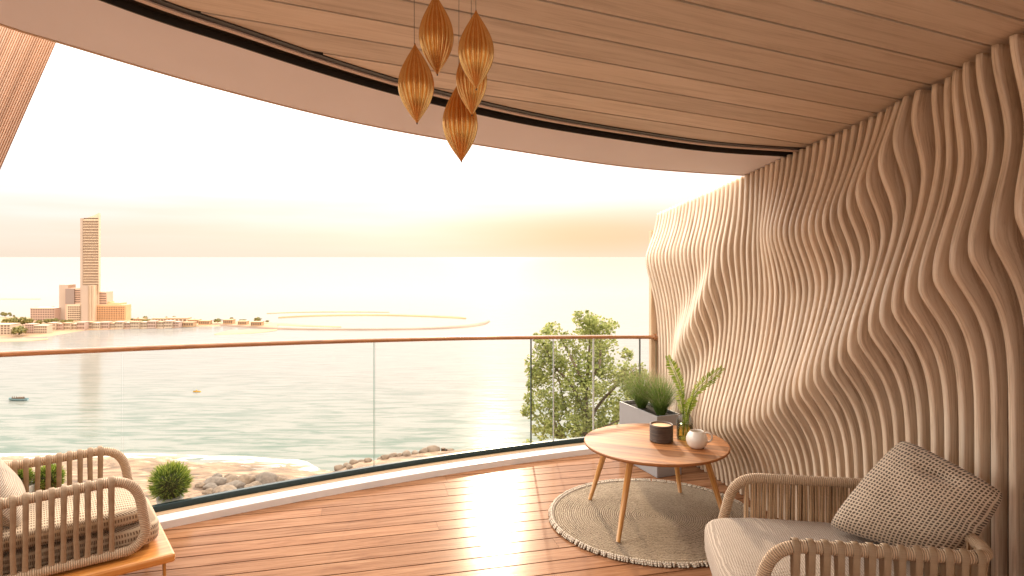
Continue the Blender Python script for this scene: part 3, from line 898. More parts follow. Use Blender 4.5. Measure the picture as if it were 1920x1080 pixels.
mb = MB()
dv = Vector((3.95, 1, 0)).normalized(); pv = Vector((-dv.y, dv.x, 0))
p0 = Vector((-.058, 3.509, 0)); BW, GAP = .1387, .010
for k in range(-32, 22):
    tone_sets = []
    s = -7.0 + random.uniform(-.9, 0)
    while s < 7.0:
        e = s + random.uniform(3.2, 4.8)
        tone = random.random()
        n = max(1, int((e - s) / .05))
        prev = None
        for q in range(n):
            a, b = s + (e - s - .0012) * q / n, s + (e - s - .0012) * (q + 1) / n
            quad = [p0 + dv * a + pv * (k * BW + GAP / 2), p0 + dv * b + pv * (k * BW + GAP / 2), p0 + dv * b + pv * ((k + 1) * BW - GAP / 2), p0 + dv * a + pv * ((k + 1) * BW - GAP / 2)]
            if all(v.y < gy_(v.x) - .02 and v.y > -2.6 and v.x < wall_x(v.y) + .15 and v.x > -4.5 for v in quad):
                uv = [(a, 0), (b, 0), (b, BW), (a, BW)]
                mb.add(quad, [(0, 1, 2, 3)], 0, tone, False, [uv])
                if q == 0 or True:
                    dn = Vector((0, 0, -.022))
                    mb.add([quad[0], quad[1], quad[1] + dn, quad[0] + dn], [(3, 2, 1, 0)], 0, tone, False, [[(a, .2), (b, .2), (b, .22), (a, .22)]])
                    mb.add([quad[3], quad[2], quad[2] + dn, quad[3] + dn], [(0, 1, 2, 3)], 0, tone, False, [[(a, .2), (b, .2), (b, .22), (a, .22)]])
        s = e
o = mb.build('deck', M['deck']); tag(o, kind='structure')
mb = MB()
mb.add([(-4.6, -2.7, -.024), (3.4, -2.7, -.024), (3.4, 1.0, -.024), (-4.6, 1.0, -.024)], [(0, 1, 2, 3)])
xs = [-4.6 + 7.4 * i / 50 for i in range(51)]
b0 = len(mb.v)
for X in xs: mb.v += [(X, 1.0, -.024), (X, gy_(X), -.024)]
for i in range(50): mb.face([b0 + 2 * i, b0 + 2 * i + 2, b0 + 2 * i + 3, b0 + 2 * i + 1])
tag(mb.build('deck_underlay', simple('underlay', (.02, .012, .008), .9)), kind='structure')

def along(name, prof, m, par=None, x0=GX0, x1=GX1, n=90, close=True, uvs=1.0):
    """sweep an (inward offset, height) profile along the glass line"""
    mb = MB()
    P = len(prof)
    L = 0; last = None
    Ls = []
    for i in range(n + 1):
        X = x0 + (x1 - x0) * i / n
        for (a, z) in prof: mb.v.append(tuple(gp(X, a, z)))
        c = gp(X)
        if last is not None: L += (c - last).length
        last = c; Ls.append(L)
    for i in range(n):
        for k in range(P if close else P - 1):
            k2 = (k + 1) % P
            mb.face([i * P + k, (i + 1) * P + k, (i + 1) * P + k2, i * P + k2], [(Ls[i], k * .05), (Ls[i + 1], k * .05), (Ls[i + 1], k * .05 + .05), (Ls[i], k * .05 + .05)])
    mb.face(list(range(P))[::-1]); mb.face([n * P + k for k in range(P)])
    return mb.build(name, m, par)
kb = along('kerb', [(.185, .0), (.185, .046), (.181, .05), (.068, .05), (.068, 0)], [M['stone']])
tag(kb, kind='structure')
tag(along('kerb_trim', [(.0665, .0), (.0665, .053), (.012, .053), (.012, 0)], M['tan']), kind='structure')

rl = empty('glass_railing', gp(-1, 0, .05), 'curved frameless glass balustrade with a slim brown handrail around the balcony edge', 'railing')
def child(o, par):
    o.parent = par; o.matrix_parent_inverse = Matrix.Translation(par.location).inverted(); return o
child(along('base_channel', [(.0105, .0), (.0105, .092), (.008, .094), (-.022, .094), (-.024, .0)], M['channel']), rl)
def rz(X): return 1.015 - .043 * X
mb = MB()
pts = [gp(GX0 + (GX1 + .0 - GX0) * i / 110, -.006, rz(GX0 + (GX1 - GX0) * i / 110)) for i in range(111)]
mb.tube(pts, .0175, 12)
child(mb.build('handrail', M['rail']), rl)
mb = MB(); mb.tube([gp(GX1 - .015, -.006, rz(GX1)), gp(GX1 + .01, -.006, rz(GX1))], .032, 14)
child(mb.build('wall_flange', M['rail']), rl)
def x_at(xp):                      # glass-line X seen at photo column xp
    lo, hi = -6.0, 2.0
    for _ in range(60):
        m_ = (lo + hi) / 2
        if CX + F * m_ / gy_(m_) < xp: lo = m_
        else: hi = m_
    return lo
cols = [-420, 230, 702, 996, 1038, 1113, 1200, 1231]
cuts = [x_at(c) for c in cols]
cuts[0] = GX0
for i in range(len(cuts) - 1):
    a, b = cuts[i] + .004, cuts[i + 1] - .004
    n = max(3, int((b - a) / .1))
    mb = MB()
    for k in range(n + 1):
        X = a + (b - a) * k / n
        for off, z in ((.002, .05), (.002, rz(X) - .012), (-.012, rz(X) - .012), (-.012, .05)):
            mb.v.append(tuple(gp(X, off, z)))
    for k in range(n):
        for q in range(4):
            mb.face([k * 4 + q, (k + 1) * 4 + q, (k + 1) * 4 + (q + 1) % 4, k * 4 + (q + 1) % 4], None, 0 if q in (0, 2) else 1, .5, False)
    mb.face([0, 1, 2, 3], None, 1); mb.face([n * 4 + q for q in (3, 2, 1, 0)], None, 1)
    child(mb.build('glass_pane', [M['glass'], M['glassedge']]), rl)
for c, m_, w_ in ((996, 'steel', .010), (1200, 'steel', .011), (1038, 'seam', .010), (1113, 'seam', .013)):
    X = x_at(c)
    mb = MB(); mb.box((gp(X, -.005, 0).x, gp(X, -.005, 0).y, (.095 + rz(X) - .012) / 2), (w_, .024, rz(X) - .012 - .095))
    child(mb.build('mullion', M[m_]), rl)

# ------------------------------------------------------------------ ceiling, soffit, track
def CP(x, y, dz=0.0):
    Y = (2.88 - H) / ((CY - y) / F + .13)
    X = (x - CX) / F * Y
    return Vector((X, Y, 0))
trk = [CP(*q) for q in ((181, 0), (440, 86), (640, 149), (804, 193), (1000, 235), (1200, 266), (1330, 282), (1479, 291))]
trk = [Vector((-3.3, -2.8, 0)), Vector((-3.05, -1.2, 0)), Vector((-2.7, 0.1, 0)), Vector((-2.15, 1.25, 0))] + trk + [Vector((2.3, 4.15, 0))]
out = [CP(*q) for q in ((0, 48), (105, 80), (407, 167), (700, 237), (1000, 287), (1200, 313.5), (1405, 327))]
out = [Vector((-3.9, -2.8, 0)), Vector((-3.6, -1.0, 0)), Vector((-3.1, .5, 0)), Vector((-2.5, 1.55, 0))] + out + [Vector((2.3, 4.6, 0))]
trk = cat_rom(trk, 10); out = cat_rom(out, 10)
def at_x(curve, X):
    for a, b in zip(curve, curve[1:]):
        if a.x <= X <= b.x: return a.y + (b.y - a.y) * (X - a.x) / (b.x - a.x)
    return curve[-1].y
def inner(p_, off):
    i = min(range(len(trk)), key=lambda k: (trk[k] - p_).length)
    t = (trk[min(i + 1, len(trk) - 1)] - trk[max(i - 1, 0)]).normalized()
    return p_ + Vector((t.y, -t.x, 0)) * off
def band(name, A, B, dz, m, th=.0, par=None):
    """a strip between plan curves A (outer) and B (inner), following the ceiling slope, lowered by dz"""
    mb = MB(); n = len(A)
    for a, b in zip(A, B):
        mb.v += [(a.x, a.y, ceil_z(a.x, a.y) - dz), (b.x, b.y, ceil_z(b.x, b.y) - dz),
                 (b.x, b.y, ceil_z(b.x, b.y) - dz + th), (a.x, a.y, ceil_z(a.x, a.y) - dz + th)]
    for i in range(n - 1):
        for k in range(4):
            k2 = (k + 1) % 4
            mb.face([i * 4 + k, i * 4 + k2, (i + 1) * 4 + k2, (i + 1) * 4 + k], None, 0, .5, False)
    o = mb.build(name, m, par)
    return o
ce = bpy.data.objects.new('ceiling', None); C.objects.link(ce); tag(ce, kind='structure')
# resample both curves by arc parameter
def resamp(c, n):
    L = [0]
    for a, b in zip(c, c[1:]): L.append(L[-1] + (b - a).length)
    outp = []
    j = 0
    for i in range(n + 1):
        s = L[-1] * i / n
        while j < len(c) - 2 and L[j + 1] < s: j += 1
        outp.append(c[j].lerp(c[j + 1], (s - L[j]) / max(1e-9, L[j + 1] - L[j])))
    return outp
A = resamp(out, 120); B = resamp(trk, 120)
band('soffit_band', A, B, .0, M['plaster'], .16, ce)
band('soffit_drip_edge', [inner(a, -.012) for a in A], [inner(a, -.001) for a in A], .004, M['tan'], .17, ce)
T0 = [inner(b, .002) for b in B]; T1 = [inner(b, .088) for b in B]; T2 = [inner(b, .112) for b in B]; T3 = [inner(b, .145) for b in B]
band('curtain_track', T0, T1, -.025, M['dark'], .05, ce)
band('track_lip', [inner(b, .002) for b in B], [inner(b, .008) for b in B], .006, M['dark'], .03, ce)
band('track_strip', T1, T2, .0, M['trackpink'], .05, ce)
band('shadow_strip', T2, T3, -.006, M['dark'], .03, ce)  # dark, nearly flush strip painted in for the narrow shadow beside the track
# boards
mb = MB()
cd = Vector((3040 / F, 1, 0)).normalized(); cpv = Vector((-cd.y, cd.x, 0))
c0 = Vector(((1000 - CX) / F * 2.429, 2.429, 0)); CW = .1795
edge = resamp([Vector(t) for t in T3], 400)
import bisect
exs = [e.x for e in edge]
def edgeY(X):
    if X <= exs[0]: return -9
    i = bisect.bisect_left(exs, X)
    if i >= len(exs): return edge[-1].y
    a, b = edge[i - 1], edge[i]
    return a.y + (b.y - a.y) * (X - a.x) / max(1e-9, b.x - a.x)
def left_ok(p_):
    return p_.y < edgeY(p_.x)
for k in range(-32, 16):
    s = -6.5 + random.uniform(-1.6, 0)
    tone = random.random()
    n = 520
    prevs = None
    a0 = s
    for q in range(n):
        a, b = a0 + 12.0 * q / n, a0 + 12.0 * (q + 1) / n
        lo, hi = k * CW + .0065, (k + 1) * CW - .0065
        P4 = [c0 + cd * a + cpv * lo, c0 + cd * b + cpv * lo, c0 + cd * b + cpv * hi, c0 + cd * a + cpv * hi]
        if P4[0].x > 3.0 or P4[0].y < -3.0: continue
        if not (left_ok(P4[0]) and left_ok(P4[1])): continue
        # clip the far side of the board to the track curve
        for w0, w1 in ((3, 0), (2, 1)):
            if not left_ok(P4[w0]):
                A_, B_ = P4[w1].copy(), P4[w0].copy()
                for _ in range(12):
                    m_ = (A_ + B_) / 2
                    if left_ok(m_): A_ = m_
                    else: B_ = m_
                P4[w0] = A_
        V = [Vector((v.x, v.y, ceil_z(v.x, v.y) + .012)) for v in P4]
        up = Vector((0, 0, .02))
        uvq = [(a, (P4[0] - c0).dot(cpv)), (b, (P4[1] - c0).dot(cpv)), (b, (P4[2] - c0).dot(cpv)), (a, (P4[3] - c0).dot(cpv))]
        mb.add(V, [(3, 2, 1, 0)], 0, tone, False, [uvq[::-1]])
        mb.add([V[0], V[1], V[1] + up, V[0] + up], [(0, 1, 2, 3)], 0, tone)
        mb.add([V[3], V[2], V[2] + up, V[3] + up], [(3, 2, 1, 0)], 0, tone)
mb.build('ceiling_boards', M['ceil'], ce)
mb = MB()   # dark backing above the boards and the roof slab over everything
bk = resamp(out, 120)
for a in bk: mb.v += [(a.x - .0, a.y - .02, ceil_z(a.x, a.y) + .06), (a.x, a.y - .02, ceil_z(a.x, a.y) + .26)]
m0 = len(mb.v)
for i, a in enumerate(bk):
    yb = -3.2
    mb.v += [(a.x, yb, ceil_z(a.x, yb) + .06), (a.x, yb, ceil_z(a.x, yb) + .26)]
for i in range(len(bk) - 1):
    a = 2 * i; b = m0 + 2 * i
    mb.face([a, a + 2, b + 2, b]); mb.face([a + 1, a + 3, b + 3, b + 1][::-1]); mb.face([a, a + 1, a + 3, a + 2])
mb.v += [(3.4, 4.6, ceil_z(3.4, 4.6) + .06), (3.4, 4.6, ceil_z(3.4, 4.6) + .26), (3.4, -3.2, ceil_z(3.4, -3.2) + .06), (3.4, -3.2, ceil_z(3.4, -3.2) + .26)]
e = len(mb.v) - 4; l = 2 * (len(bk) - 1)
mb.face([l, e, e + 2, m0 + l]); mb.face([l + 1, e + 1, e + 3, m0 + l + 1][::-1]); mb.face([l, l + 1, e + 1, e]); mb.face([e, e + 1, e + 3, e + 2])
mb.build('roof_slab', M['dark'], ce)

mb = MB()      # unseen apartment wall behind the viewer, added to block light, with an opening
mb.box((-2.0, -2.75, 1.5), (1.0, .2, 3.4)); mb.box((2.6, -2.75, 1.5), (2.2, .2, 3.4)); mb.box((0, -2.751, 2.85), (3.2, .2, .9)); mb.box((0, -4.2, 1.2), (3.6, .2, 2.6))
o = mb.build('unseen_apartment_wall', M['plaster']); tag(o, kind='structure')

# ------------------------------------------------------------------ slanted column, top left
mb = MB()
top_r = Vector((-1.87, 2.70, 2.95)); top_r = ray(122, 42, 2.72); bot_r = ray(-190, 750, 2.72)
d_ = (bot_r - top_r).normalized()
bot_r = top_r + d_ * ((top_r.z - .0) / -d_.z)
wv = Vector((-.46, -.03, 0)); th = Vector((-.20, .20, 0))
cnr = [Vector((0, 0, 0)), wv, wv + th, th]
mb.add([top_r + c for c in cnr] + [bot_r + c for c in cnr],
       [(0, 1, 5, 4), (1, 2, 6, 5), (2, 3, 7, 6), (3, 0, 4, 7), (3, 2, 1, 0), (4, 5, 6, 7)], 0, .5, False,
       [[(0, 0), (0, .46), (3, .46), (3, 0)]] + [[(0, 0), (0, .2), (3, .2), (3, 0)]] * 5)
nr = 44
for i in range(nr):
    c = top_r + wv * ((i + .5) / nr) + Vector((0, -.0015, 0)); e_ = bot_r + wv * ((i + .5) / nr) + Vector((0, -.0015, 0))
    hw = wv * (.36 / nr); f = Vector((0, -.003, 0))
    mb.add([c - hw, c - hw * .6 + f, c + hw * .6 + f, c + hw, e_ - hw, e_ - hw * .6 + f, e_ + hw * .6 + f, e_ + hw],
           [(0, 1, 5, 4), (1, 2, 6, 5), (2, 3, 7, 6)], 0, random.random(), False, [[(0, i * .05), (0, i * .05 + .02), (3, i * .05 + .02), (3, i * .05)]] * 3)
o = mb.build('column', M['column']); tag(o, 'slanting pink brown ribbed wood column in the upper left corner', 'column')

# ------------------------------------------------------------------ undulating slatted wall
def wall_uz(x, y, p=.10):
    k = (x - CX) / F
    Y = (2.61 - 1.023 * p) / (k + .215)
    return (Y + .21 * p, H + (CY - y) / F * Y)
ridges = [
    dict(a=.150, up=.38, dn=.145, pts=[wall_uz(*q) for q in ((1985, 330), (1920, 400), (1873, 453), (1818, 498), (1767, 530), (1718, 568), (1678, 598), (1642, 632), (1602, 671), (1573, 693), (1540, 715), (1507, 739), (1467, 768), (1420, 788), (1375, 798), (1330, 798), (1290, 792), (1255, 786))],
         amp=[.12, .17, .20, .22, .22, .22, .22, .22, .22, .21, .21, .20, .20, .19, .18, .16, .13, .09]),
    dict(a=.13, up=.26, dn=.18, pts=[wall_uz(*q) for q in ((1755, 150), (1720, 200), (1691, 253), (1664, 311), (1640, 347), (1604, 382), (1573, 409), (1549, 420), (1509, 434), (1460, 436), (1410, 440))],
         amp=[.02, .10, .15, .17, .17, .17, .16, .15, .14, .13, .05]),
    dict(a=.13, up=.30, dn=.16, pts=[wall_uz(*q) for q in ((1375, 440), (1345, 490), (1332, 525), (1303, 601), (1280, 642), (1262, 662), (1245, 690))],
         amp=[.0, .07, .12, .14, .13, .11, .03]),
    dict(a=.10, up=.22, dn=.24, pts=[wall_uz(*q) for q in ((1395, 470), (1340, 468), (1300, 470), (1260, 478), (1225, 484), (1205, 488))],
         amp=[.02, .07, .09, .11, .13, .13]),
    dict(a=.10, up=.3, dn=.30, pts=[wall_uz(*q) for q in ((1990, 20), (1930, 60), (1882, 95), (1816, 140), (1762, 190), (1715, 225))],
         amp=[.19, .19, .18, .15, .09, .0]),
]
def interp(r, u):
    P = r['pts']; A_ = r['amp']
    if u <= P[0][0]: return P[0][1] + (P[0][1] - P[1][1]) / (P[0][0] - P[1][0]) * (u - P[0][0]), A_[0]
    for i in range(len(P) - 1):
        if P[i][0] <= u <= P[i + 1][0]:
            t = (u - P[i][0]) / (P[i + 1][0] - P[i][0] + 1e-9)
            return P[i][1] + (P[i + 1][1] - P[i][1]) * t, A_[i] + (A_[i + 1] - A_[i]) * t
    return P[-1][1], A_[-1] * max(0, 1 - (u - P[-1][0]) / .15)
D0 = .075
def smoothed(r, u):
    zs, as_ = 0, 0
    for k in (-2, -1, 0, 1, 2):
        z_, a_ = interp(r, u + k * .045); zs += z_; as_ += a_
    return zs / 5, as_ / 5
def depth_fn(u):
    RR = [(smoothed(r, u), r) for r in ridges]
    def f(z):
        s = 0
        for (zr, am), r in RR:
            if am < .003: continue
            d = z - zr
            w_ = r['up'] if d > 0 else r['dn'] * 1.25
            x = abs(d) / w_
            v = am / (1 + (x * 1.0) ** 2.0) if x < 1 else am / (2.0 * x ** 2.4)
            v = am * math.exp(-.9 * (math.sqrt(x * x + .02) - .1414) ** 1.4)
            s += v ** 3
        return D0 + s ** (1 / 3) - .015
    return f
nW = Vector((-1, -.215, 0)).normalized(); tW = Vector((-.215, 1, 0)).normalized()
wl_ = empty('slatted_wall', (wall_x(4), 4, 0), 'tall screen wall of vertical wooden slats cut to flow in deep rippling waves', 'wall')
mb = MB()
PITCH = .0625; TH = .0285
u = 5.90
nz_ = 110
first = True
while u > 1.45:
    c = Vector((wall_x(u), u, 0))
    zt = ceil_z(wall_x(u), u) - .006
    df = depth_fn(u)
    tone = random.random()
    secs = []
    Lr = [random.random() * 5]
    for j in range(nz_ + 1):
        z = zt * j / nz_ + .003
        d = df(z)
        q = [(-TH / 2, -D0 + .0), (-TH / 2, d - D0 - .007), (-TH / 2, d - D0 - .007), (-TH / 2 + .002, d - D0 - .002), (-TH / 2 + .008, d - D0), (TH / 2 - .008, d - D0),
             (TH / 2 - .002, d - D0 - .002), (TH / 2, d - D0 - .007), (TH / 2, d - D0 - .007), (TH / 2, -D0 + .0)]
        secs.append([c + tW * a + nW * b + Vector((0, 0, z)) for a, b in q])
        if j: Lr.append(Lr[-1] + math.hypot(zt / nz_, d - dl))
        dl = d
    b0 = len(mb.v)
    for s_ in secs: mb.v += [tuple(p_) for p_ in s_]
    vv = [0, .11, .11, .116, .124, .14, .148, .154, .154, .27]
    for j in range(nz_):
        for k in (0, 2, 3, 4, 5, 6, 8):
            mb.face([b0 + j * 10 + k, b0 + j * 10 + k + 1, b0 + (j + 1) * 10 + k + 1, b0 + (j + 1) * 10 + k],
                    [(Lr[j], vv[k]), (Lr[j], vv[k + 1]), (Lr[j + 1], vv[k + 1]), (Lr[j + 1], vv[k])], 0, tone, True)
    mb.face([b0 + nz_ * 10 + k for k in (0, 1, 3, 4, 5, 6, 7, 9)], None, 0, tone)
    u -= .060 + .019 * max(0, min(1, (3.9 - u) / 1.4))
child(mb.build('slats', M['slat']), wl_)
mb = MB()
def wp(u_, p_, z): 
    c = Vector((wall_x(u_), u_, z)) + nW * p_
    return c
# back panel; near the camera it stops short of the ceiling and leaves a dark slot
us = [1.5, 2.75, 2.751, 6.0]
def quad_wall(mb, u0, u1, p0_, p1_, z00, z01, z10, z11):
    V = [wp(u0, p0_, z00), wp(u1, p0_, z10), wp(u1, p0_, z11), wp(u0, p0_, z01), wp(u0, p1_, z00), wp(u1, p1_, z10), wp(u1, p1_, z11), wp(u0, p1_, z01)]
    mb.add(V, [(0, 1, 2, 3), (7, 6, 5, 4), (0, 4, 5, 1), (3, 2, 6, 7), (0, 3, 7, 4), (1, 5, 6, 2)])
def zc(u_): return ceil_z(wall_x(u_), u_)
quad_wall(mb, 1.4, 2.80, -D0 + .004, -D0 - .06, 0, zc(1.4) - .36, 0, zc(2.8) - .24)
quad_wall(mb, 2.80, 5.93, -D0 + .004, -D0 - .06, 0, zc(2.8) - .01, 0, zc(5.93) - .012)
child(mb.build('back_panel', M['panel']), wl_)
mb = MB(); quad_wall(mb, 1.4, 2.80, -D0 - .065, -D0 - .08, 0, zc(1.4) - .02, 0, zc(2.8) - .01)
child(mb.build('slot_shade_sheet', M['dark']), wl_)  # dark sheet standing in for the shade inside the slot
mb = MB(); quad_wall(mb, 5.935, 5.985, .045, -D0 - .06, 0, 1.95, 0, 1.94)
child(mb.build('end_board', wood('end_board_wood', (.50, .33, .19), (.62, .42, .26), (.70, .50, .33), coords='Object', scale=(20, 20, 2))), wl_)

# ------------------------------------------------------------------ pendants
def pendant(xc, yt, yb, w_px, Y, tilt, label, first=[None]):
    r = w_px / 2 * Y / F; z1 = ray(xc, yt, Y).z; z0 = ray(xc, yb, Y).z
    hgt = z1 - z0
    X = (xc - CX) / F * Y
    t = empty('pendant_light', (X, Y, z0), label, 'pendant light', 'ribbed bronze pendant lights')
    prof = []
    for i in range(41):
        s = i / 40
        v = math.sin(math.pi * (s ** .93)) ** 1.12 if 0 < s < 1 else 0
        prof.append((max(.0012, r * v), hgt * s))
    mb = MB(); mb.lathe(prof, 200, rib=.11, ribn=20)
    b = mb.build('shade', M['pendant'], t); b.rotation_euler = (0, tilt, Y * 3)
    b.rotation_mode = 'XYZ'
    q = MB(); q.lathe([(.002, -.0015), (.0025, .004), (.002, .008)], 10); q.build('finial', M['dark'], t)
    zt = ceil_z(X, Y) + .01
    q = MB(); q.tube([(tilt * hgt, 0, hgt - .004), (tilt * hgt, 0, zt - z0)], .0009, 5); q.build('cord', M['cord'], t)
pendant(782, 80, 232, 61, 1.90, -.035, 'leftmost pendant lamp, whole against the soffit and the sky')
pendant(820, -14, 141, 59, 1.95, -.03, 'upper middle pendant lamp with its tip cut by the top of the photo')
pendant(893, 18, 168, 61, 1.84, -.005, 'front right pendant lamp, nearest the viewer and highest on the right')
pendant(885, 74, 217, 53, 2.06, -.01, 'slim pendant lamp half hidden behind the front right one')
pendant(865, 152, 304, 60, 2.16, -.03, 'lowest pendant lamp, its tip hanging against the white sky')

# ------------------------------------------------------------------ rug
RC = Vector((.925, 4.175, 0))
mb = MB()
rg = .69
prof = [(.001, .011)] + [(rg * k / 40, .012 + .0016 * math.sin(k * 2.2)) for k in range(1, 38)] + [(rg * .955, .013), (rg * .97, .002)]
mb.lathe(prof, 96, capb=False, capt=False)
o = mb.build('rug', M['rug'], loc=RC)
tag(o, 'round braided beige rug with a knotted fringe under the coffee table', 'rug')
mb = MB()
for i in range(330):
    a = 2 * math.pi * i / 330 + random.uniform(-.008, .008)
    d = Vector((math.cos(a), math.sin(a), 0)); t = Vector((-d.y, d.x, 0)) * random.uniform(-.006, .012)
    r0, r1 = rg * .945, rg * random.uniform(.985, 1.0)
    mb.tube([d * r0 + Vector((0, 0, .012)), d * (r0 + .014) + Vector((0, 0, .022)), d * (r0 + (r1 - r0) * .6) + t * .5 + Vector((0, 0, .019)), d * r1 + t + Vector((0, 0, .006))], [.005, .007, .007, .005], 7)
mb.build('fringe', wrap_mat('fringe_cord', (.58, .45, .33), (.74, .60, .46), pitch=.012), o)

# ------------------------------------------------------------------ coffee table
TZ = .485; TC = Vector((.945, 4.215, 0)); TR = .468
t = empty('coffee_table', (TC.x, TC.y, .012), 'round wooden coffee table with four splayed legs standing on the rug', 'coffee table')
mb = MB()
bd = Vector((.93, -.37, 0)).normalized(); bp_ = Vector((-bd.y, bd.x, 0))
seg = 96
# top: planks laid side by side and cut to a circle, with a rounded underside edge
nb = 9
for k in range(nb):
    a0 = -TR + 2 * TR * k / nb; a1 = -TR + 2 * TR * (k + 1) / nb
    vs = []
    m_ = 16
    lo = []; hi = []
    for q in range(m_ + 1):
        s = a0 + (a1 - a0) * q / m_
        c_ = math.sqrt(max(0, (TR - .006) ** 2 - s * s))
        lo.append(bd * -c_ + bp_ * s); hi.append(bd * c_ + bp_ * s)
    tone = random.random()
    for q in range(m_):
        mb.add([lo[q], hi[q], hi[q + 1], lo[q + 1]], [(0, 1, 2, 3)], 0, tone, False,
               [[((v.dot(bd)), v.dot(bp_)) for v in (lo[q], hi[q], hi[q + 1], lo[q + 1])]])
mb.v = [(a, b, TZ - .012) for a, b, c_ in mb.v]
mb.lathe([(TR - .006, TZ - .012), (TR - .001, TZ - .014), (TR, TZ - .020), (TR - .003, TZ - .027), (TR - .022, TZ - .036), (.02, TZ - .037)], 96, capb=False, m=0)
tp = mb.build('tabletop', M['teak'], t)
feet = [onz(1159, 1017, .012), onz(1106, 937, .012), onz(1275, 923, .012), onz(1363, 987, .012)]
tops = []
for f in feet:
    l = f - TC - Vector((0, 0, .012)); l.z = 0
    tpz = l * .70 + Vector((0, 0, TZ - .045)); ft = l + Vector((0, 0, .003))
    tops.append(tpz)
    mb = MB(); mb.tube([ft, ft.lerp(tpz, .5), tpz], [.0135, .018, .0215], 14); mb.build('leg', M['leg'], t)
mb = MB()
for a, b in ((0, 2), (1, 3)):
    A_, B_ = tops[a].copy(), tops[b].copy()
    dd = (B_ - A_); L_ = dd.length; ang = math.atan2(dd.y, dd.x)
    z_ = TZ - .053 if a == 0 else TZ - .0525
    c_ = (A_ + B_) / 2
    mb.box((c_.x, c_.y, z_ + (.0 if a == 0 else .002)), (L_, .035 if a == 0 else .033, .028), Matrix.Rotation(ang, 3, 'Z'))
mb.build('cross_brace', M['leg'], t)

# things on the table
TT = TZ + .0  # table top height in world = TZ -.012 + .012
cp = onz(1242, 829, TT); cp.z = TT
cd_ = empty('candle', (cp.x, cp.y + .03, TT), 'squat candle in a dark ringed pot on the coffee table', 'candle')
prof = []
for k in range(12):
    z0 = .003 + k * .0085
    prof += [(.073, z0), (.0765, z0 + .002), (.0765, z0 + .006), (.073, z0 + .008)]
prof = [(.07, 0)] + prof + [(.075, .112), (.070, .1125), (.066, .107), (.065, .098)]
mb = MB(); mb.lathe(prof, 48, capt=False)
mb.build('pot', wood('dark_pot_wood', (.035, .02, .013), (.085, .05, .032), (.16, .10, .065), coords='Object', scale=(4, 4, 160), rough=.5, tonev=.0, bump=.2), cd_)
mb = MB(); mb.lathe([(.0655, .095), (.0655, .1025), (.06, .103), (.004, .101)], 40); mb.build('wax', M['wax'], cd_)

vp = onz(1287, 826, TT); vp = Vector((vp.x, vp.y + .04, TT))
vs = empty('vase', vp, 'clear glass bottle vase half full of yellow green water on the table', 'vase')
mb = MB()
prof = [(.046, .0), (.053, .004), (.055, .012), (.055, .125), (.052, .143), (.043, .157), (.035, .165), (.034, .185), (.039, .190), (.039, .195)]
mb.lathe(prof, 48, capt=False)
mb.build('body', M['vase'], vs)
mb = MB(); mb.lathe([(.045, .006), (.051, .010), (.0515, .10), (.001, .1)], 40, capt=False); mb.build('water', M['water'], vs)

def frond(name, base, mid, tip, label, w0=.045, n=34, seed=1, rise=Vector((0, -1, 0))):
    rnd = random.Random(seed)
    P = cat_rom([Vector(base), Vector(mid), Vector(tip)], 24)
    mb = MB()
    stem = MB(); stem.tube(P, [.0028 * (1 - .7 * i / (len(P) - 1)) + .0006 for i in range(len(P))], 6)
    st = stem.build('stem', M['fern'])
    Ls = len(P) - 1
    for i in range(n):
        s = .30 + .70 * i / (n - 1)
        k = s * Ls; i0 = min(int(k), Ls - 1); c = P[i0].lerp(P[i0 + 1], k - i0)
        t_ = (P[i0 + 1] - P[i0]).normalized()
        side = t_.cross(rise).normalized()
        w_ = w0 * (math.sin(math.pi * min(1, .18 + .86 * (1 - (s - .30) / .70)))) * (1.0 if s < .9 else .8)
        w_ = max(.009, w_ * rnd.uniform(.85, 1.1))
        for sg in (-1, 1):
            for lay in range(1):
                d = (side * sg + t_ * (.30 + .2 * rnd.random()) + rise * rnd.uniform(-.1, .35) * (1 if lay == 0 else -1)).normalized()
                nrm = d.cross(t_).normalized() * .002
                hw = t_ * (.0048)
                a = c; e = c + d * w_
                m1 = c + d * w_ * .35 + hw + nrm; m2 = c + d * w_ * .35 - hw + nrm; m3 = c + d * w_ * .8 + hw * .8; m4 = c + d * w_ * .8 - hw * .6
                mb.add([a, m2, m4, e, m3, m1], [(0, 1, 2, 3, 4, 5)], 0, min(1, max(0, rnd.gauss(.45 + .25 * s, .18))), False)
    lf = mb.build('leaflets', M['fern'], st)
    st.name = name
    tag(st, label, 'fern')
    return st
def rl_(x, y, dY=0.0): return ray(x, y, vp.y + dY)
frond('fern_frond', vp + Vector((-.012, 0, .02)), rl_(1278, 735), rl_(1252, 668, .02), 'upright fern frond leaning left out of the glass vase', .046, 42, 3)
frond('fern_frond', vp + Vector((.014, 0, .02)), rl_(1300, 742), rl_(1354, 690, -.03), 'fern frond arching to the right out of the glass vase', .05, 38, 5)
frond('fern_frond', vp + Vector((.002, -.01, .02)), rl_(1290, 772), rl_(1300, 745, -.04), 'short leafy sprig between the two long fronds in the vase', .045, 22, 9)
frond('fern_frond', vp + Vector((-.004, .01, .02)), rl_(1283, 778), rl_(1272, 735, -.03), 'short leafy sprig low on the left side of the vase neck', .04, 20, 11)

